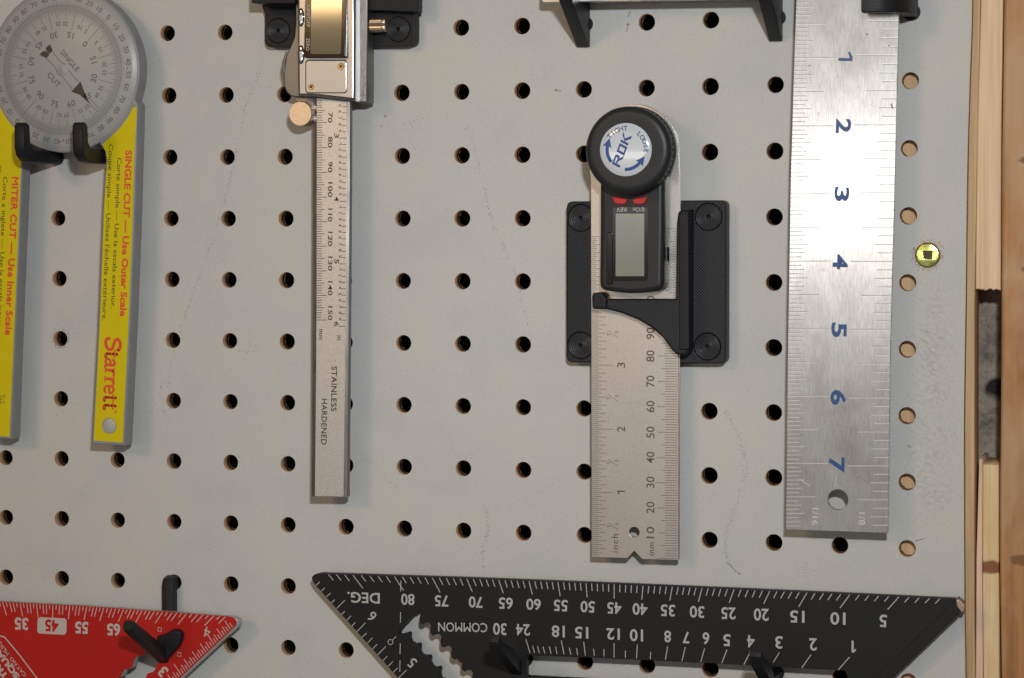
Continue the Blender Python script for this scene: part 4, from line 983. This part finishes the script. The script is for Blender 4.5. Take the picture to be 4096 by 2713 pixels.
c3 = lambda x_, y_: (1900+x_/2.368, 2250+y_/2.368); c4 = lambda x_, y_: (2800+x_/2.1527, 2250+y_/2.1527); c2 = lambda x_, y_: (1200+x_/2.96, 2250+y_/2.96)
for s_ in ((482, 728, 522, 858), (545, 790, 565, 858), (592, 793, 610, 860), (643, 797, 662, 863), (705, 798, 720, 865), (763, 800, 777, 868), (818, 740, 843, 872), (893, 808, 908, 873), (962, 812, 972, 878), (1030, 753, 1045, 882), (1123, 818, 1130, 887), (1220, 822, 1223, 892), (1317, 767, 1317, 900), (1425, 835, 1424, 905), (1538, 778, 1530, 908), (1665, 848, 1660, 915), (1825, 795, 1803, 922), (1992, 802, 1960, 935), (2175, 815, 2138, 943)):
    wp.segp(c3(*s_[:2]), c3(*s_[2:]), 3.2)
for s_ in ((232, 752, 187, 868), (435, 765, 378, 880), (682, 778, 632, 860), (957, 793, 877, 908), (1288, 815, 1190, 925)): wp.segp(c4(*s_[:2]), c4(*s_[2:]), 3.4)
for s_ in ((190, 270, 235, 230), (248, 345, 293, 303), (310, 410, 362, 363), (372, 480, 412, 440), (435, 545, 533, 447), (493, 617, 530, 580), (555, 685, 605, 632), (615, 752, 655, 712), (675, 820, 772, 718), (735, 887, 787, 837), (797, 957, 858, 893), (858, 1027, 912, 970), (918, 1095, 1017, 995), (980, 1165, 1033, 1110), (1042, 1233, 1100, 1173), (1102, 1303, 1155, 1250), (1165, 1370, 1263, 1273)):
    wp.segp(c2(*s_[:2]), c2(*s_[2:]), 3.0)
for s_ in ((1195, 215, 1191, 345), (1191, 590, 1189, 715), (1187, 957, 1184, 1087), (1184, 1163, 1181, 1295)): wp.segp(c2(*s_[:2]), c2(*s_[2:]), 3.2)
wp.segp(c2(1095, 920), c2(1137, 878), 3); cc_ = G(*c2(1072, 943), SH); wp.line(circ(cc_[0], cc_[1], 1.05, 20), 0.28, True)
wn_.text('6', c2(925, 640), c2(845, 560), 42, 0.008) if False else None
def tilt(P_, t, x_, y_, rd, cap, bold=0.01):
    c = G(x_, y_, SH); P_.num(t, c, rd, cap, 0.95, bold)
tilt(wn_, '6', 1488, 2466, 139, 4.2); tilt(wn_, '5', 1649, 2652, 139, 4.2)
wp.build('degree_marks', M['ink_white'], sq); wn_.build('numerals', M['ink_white'], sq)

# ================================================================== RED TRIM SQUARE
RS = 13.0
rsq = root('trim_square', 'small red trim square with white graduations at lower left', 'trim square', *G(300, 2650), 0)
c5 = lambda x_, y_: (x_/2.368, 2250+y_/2.368)
out = [(-300, 2398), (0, 2407), (330, 2424), (659, 2447), (920, 2467), (936, 2474), (945, 2488), (942, 2502), (930, 2516), (718, 2713), (300, 3100), (-300, 3100)]
rim = GL([(-300, 2404), (0, 2409), (330, 2426), (659, 2449), (932, 2470), (950, 2480), (953, 2496), (944, 2512), (728, 2713), (300, 3107), (-300, 3107)], RS-0.6)
def teeth(pts): return GL([c5(*p) for p in smoothline(pts, 3)], RS)
ap = [(1375, 800), (1380, 850), (1360, 880), (1300, 890), (1265, 925), (1250, 985), (1225, 1008), (1180, 1012), (1155, 1050), (1135, 1090), (1090, 1100), (1050, 1150), (1000, 1260), (1180, 1330), (1290, 1220), (1310, 1130), (1375, 1100), (1395, 1055), (1455, 1032), (1478, 990), (1500, 950), (1560, 930), (1595, 870), (1660, 800), (1700, 720), (1690, 650), (1640, 640), (1560, 700), (1470, 780)]
aph = teeth(ap)
plate('red_face', [rounded(GL(out, RS), 0.2, 2), aph], RS-0.7, RS, M['red'], rsq, bevel=0.12, smooth=30)
plate('aluminium_rim', [rim, [(p[0]+0.15, p[1]-0.1) for p in aph]], RS-5.2, RS-0.72, M['rim'], rsq, bevel=0.35, res=2, smooth=40)
rp_ = Print(RS+0.05); rn = Print(RS+0.05)
tt = {25: -57, 30: 25/2.368, 35: 190/2.368, 40: 347/2.368, 45: 500/2.368, 50: 660/2.368, 55: 822/2.368, 60: 982/2.368, 65: 1170/2.368, 70: 1345/2.368, 75: 1540/2.368, 80: 1765/2.368, 85: 2025/2.368, 88: 2190/2.368}
te = {-300: 2398, 0: 2407, 330: 2424, 659: 2447, 920: 2467}
for v in range(25, 88):
    x_ = lerp_tab(tt, v); y_ = lerp_tab(te, x_)+2; x2 = 211+(x_-211)*0.905; ang = math.atan2(211+(x_-211)*0.0-x_, 560)
    dx, dy = (211-x_)*0.95, 640; L_ = math.hypot(dx, dy)
    ln = 54 if v % 5 == 0 else (38 if v % 5 in (2, 3) else 18)
    rp_.segp((x_, y_), (x_+dx/L_*ln, y_+dy/L_*ln), 3.6)
# inch ticks along the hypotenuse-side edge
A = Vector((936, 2510)); B = Vector((718, 2713)); dv = (B-A).normalized()
for k in range(0, 40):
    p = A+dv*(k*11.2+4)+Vector((-3, -3)); ln = 52 if k in (9,) or k % 16 == 9 else (40 if k % 4 == 1 else (30 if k % 2 else 21))
    nrm = Vector((-0.55, -0.83)); e = p+nrm*ln
    if p.y < 2790: rp_.segp(tuple(p), tuple(e), 3.4)
ud(rn, '35', 58, 113, 2472, 2519, 0.035, 0.05); ud(rn, '55', 300, 353, 2488, 2534, 0.035, 0.05); ud(rn, '65', 428, 481, 2496, 2542, 0.035, 0.05)
rn.num('4', G(829, 2529, RS), 165, 4.2, 1.0, 0.0); rn.num('3', G(652, 2687, RS), 136, 4.6, 1.0, 0.03)
for (x_, y_) in ((639, 2518), (717, 2618)):
    c = G(x_, y_, RS); rn.line([(c[0]+a_, c[1]+b_) for a_, b_ in ((-0.8, -0.7), (0.7, -0.8), (0.8, 0.7), (-0.7, 0.8))], 0.22, True)
# line framing the maker's panel and its words
rn.line([G(-300, 2543, RS), G(0, 2544, RS), G(18, 2548, RS), G(78, 2620, RS), G(148, 2713, RS), G(430, 3090, RS)], 0.55)
rn.text('CAT.NO. MLSQ040', (106, 2700), (-25, 2535), 13, 0.008)
rn.text('SQUARE', (79, 2705), (-32, 2556), 21, 0.05); rn.text('TRIM', (33, 2706), (-30, 2618), 21, 0.05)
rn.build('white_lettering', M['ink_pale'], rsq); rp_.build('graduations', M['ink_pale'], rsq)
pill = plate('number_plate', [rounded(GL([(148, 2534), (265, 2540), (267, 2474), (151, 2469)], RS+0.04), 1.6, 5)], RS+0.01, RS+0.05, M['ink_pale'], rsq, smooth=None, label='pale plate with the number 45')
r45 = Print(RS+0.09); ud(r45, '45', 180, 234, 2480, 2526, 0.035, 0.05); r45.build('numeral', M['red'], pill)

# pegboard hook of the red square: back bar, knob and slanting peg
ru, rw = hole(3, 9)
ph = root('peg_hook', 'black hook with a slanting peg poking through the red trim square', 'peg hook', ru, rw, 0)
kb = G(708, 2560, 10)
side_profile('back_bar', [(3.0, -8), (3.0, 1.5), (2.2, 4.6), (-0.5, 6.0), (-33, 6.0), (-33, 1.2), (-3.0, 1.2), (-3.0, -8)], ru-0.6, rw, 5.2, M['pla_plain'], ph, 0.6)
# slanting peg: from the bar (board side) outwards and up to the left
base = Vector((ru+0.2, rw-33, 5)); tipb = G(512, 2502, 46)
tip = Vector((tipb[0], tipb[1], 46))
ax = (tip-base).normalized(); e1 = Vector((1, 0, 0)); e1 = (e1-ax*e1.dot(ax)).normalized(); e2 = ax.cross(e1)
vs = []; fs = []; prof = [(-0.02, 2.8, 2.8), (0.0, 3.0, 3.0), (0.5, 2.75, 2.75), (0.97, 2.45, 2.45), (1.0, 2.1, 2.1)]; n = 16
for (t, ra, rb) in prof:
    c = base+(tip-base)*t
    for k in range(n):
        a = 2*math.pi*k/n; s_ = lambda z: math.copysign(abs(z)**0.55, z)
        p = c+e1*ra*s_(math.cos(a))+e2*rb*s_(math.sin(a)); vs.append(V(*p))
fs += [tuple(range(n))[::-1], tuple(range((len(prof)-1)*n, len(prof)*n))]
for q_ in range(len(prof)-1):
    for k in range(n): fs.append((q_*n+k, q_*n+(k+1) % n, (q_+1)*n+(k+1) % n, (q_+1)*n+k))
me = bpy.data.meshes.new('slanting_peg'); me.from_pydata(vs, [], fs); me.update(); link('slanting_peg', me, M['pla_plain'], ph, 40)
gp_ = [c5(*p) for p in ((1480, 700), (1560, 680), (1620, 640), (1680, 640), (1715, 670), (1712, 730), (1690, 800), (1640, 850), (1600, 900), (1560, 930), (1480, 850))]
plate('peg_shoulder', [rounded(GL(gp_, RS+3), 0.8, 3)], 5.0, RS+3, M['pla_plain'], ph, bevel=1.2, res=3, smooth=60)
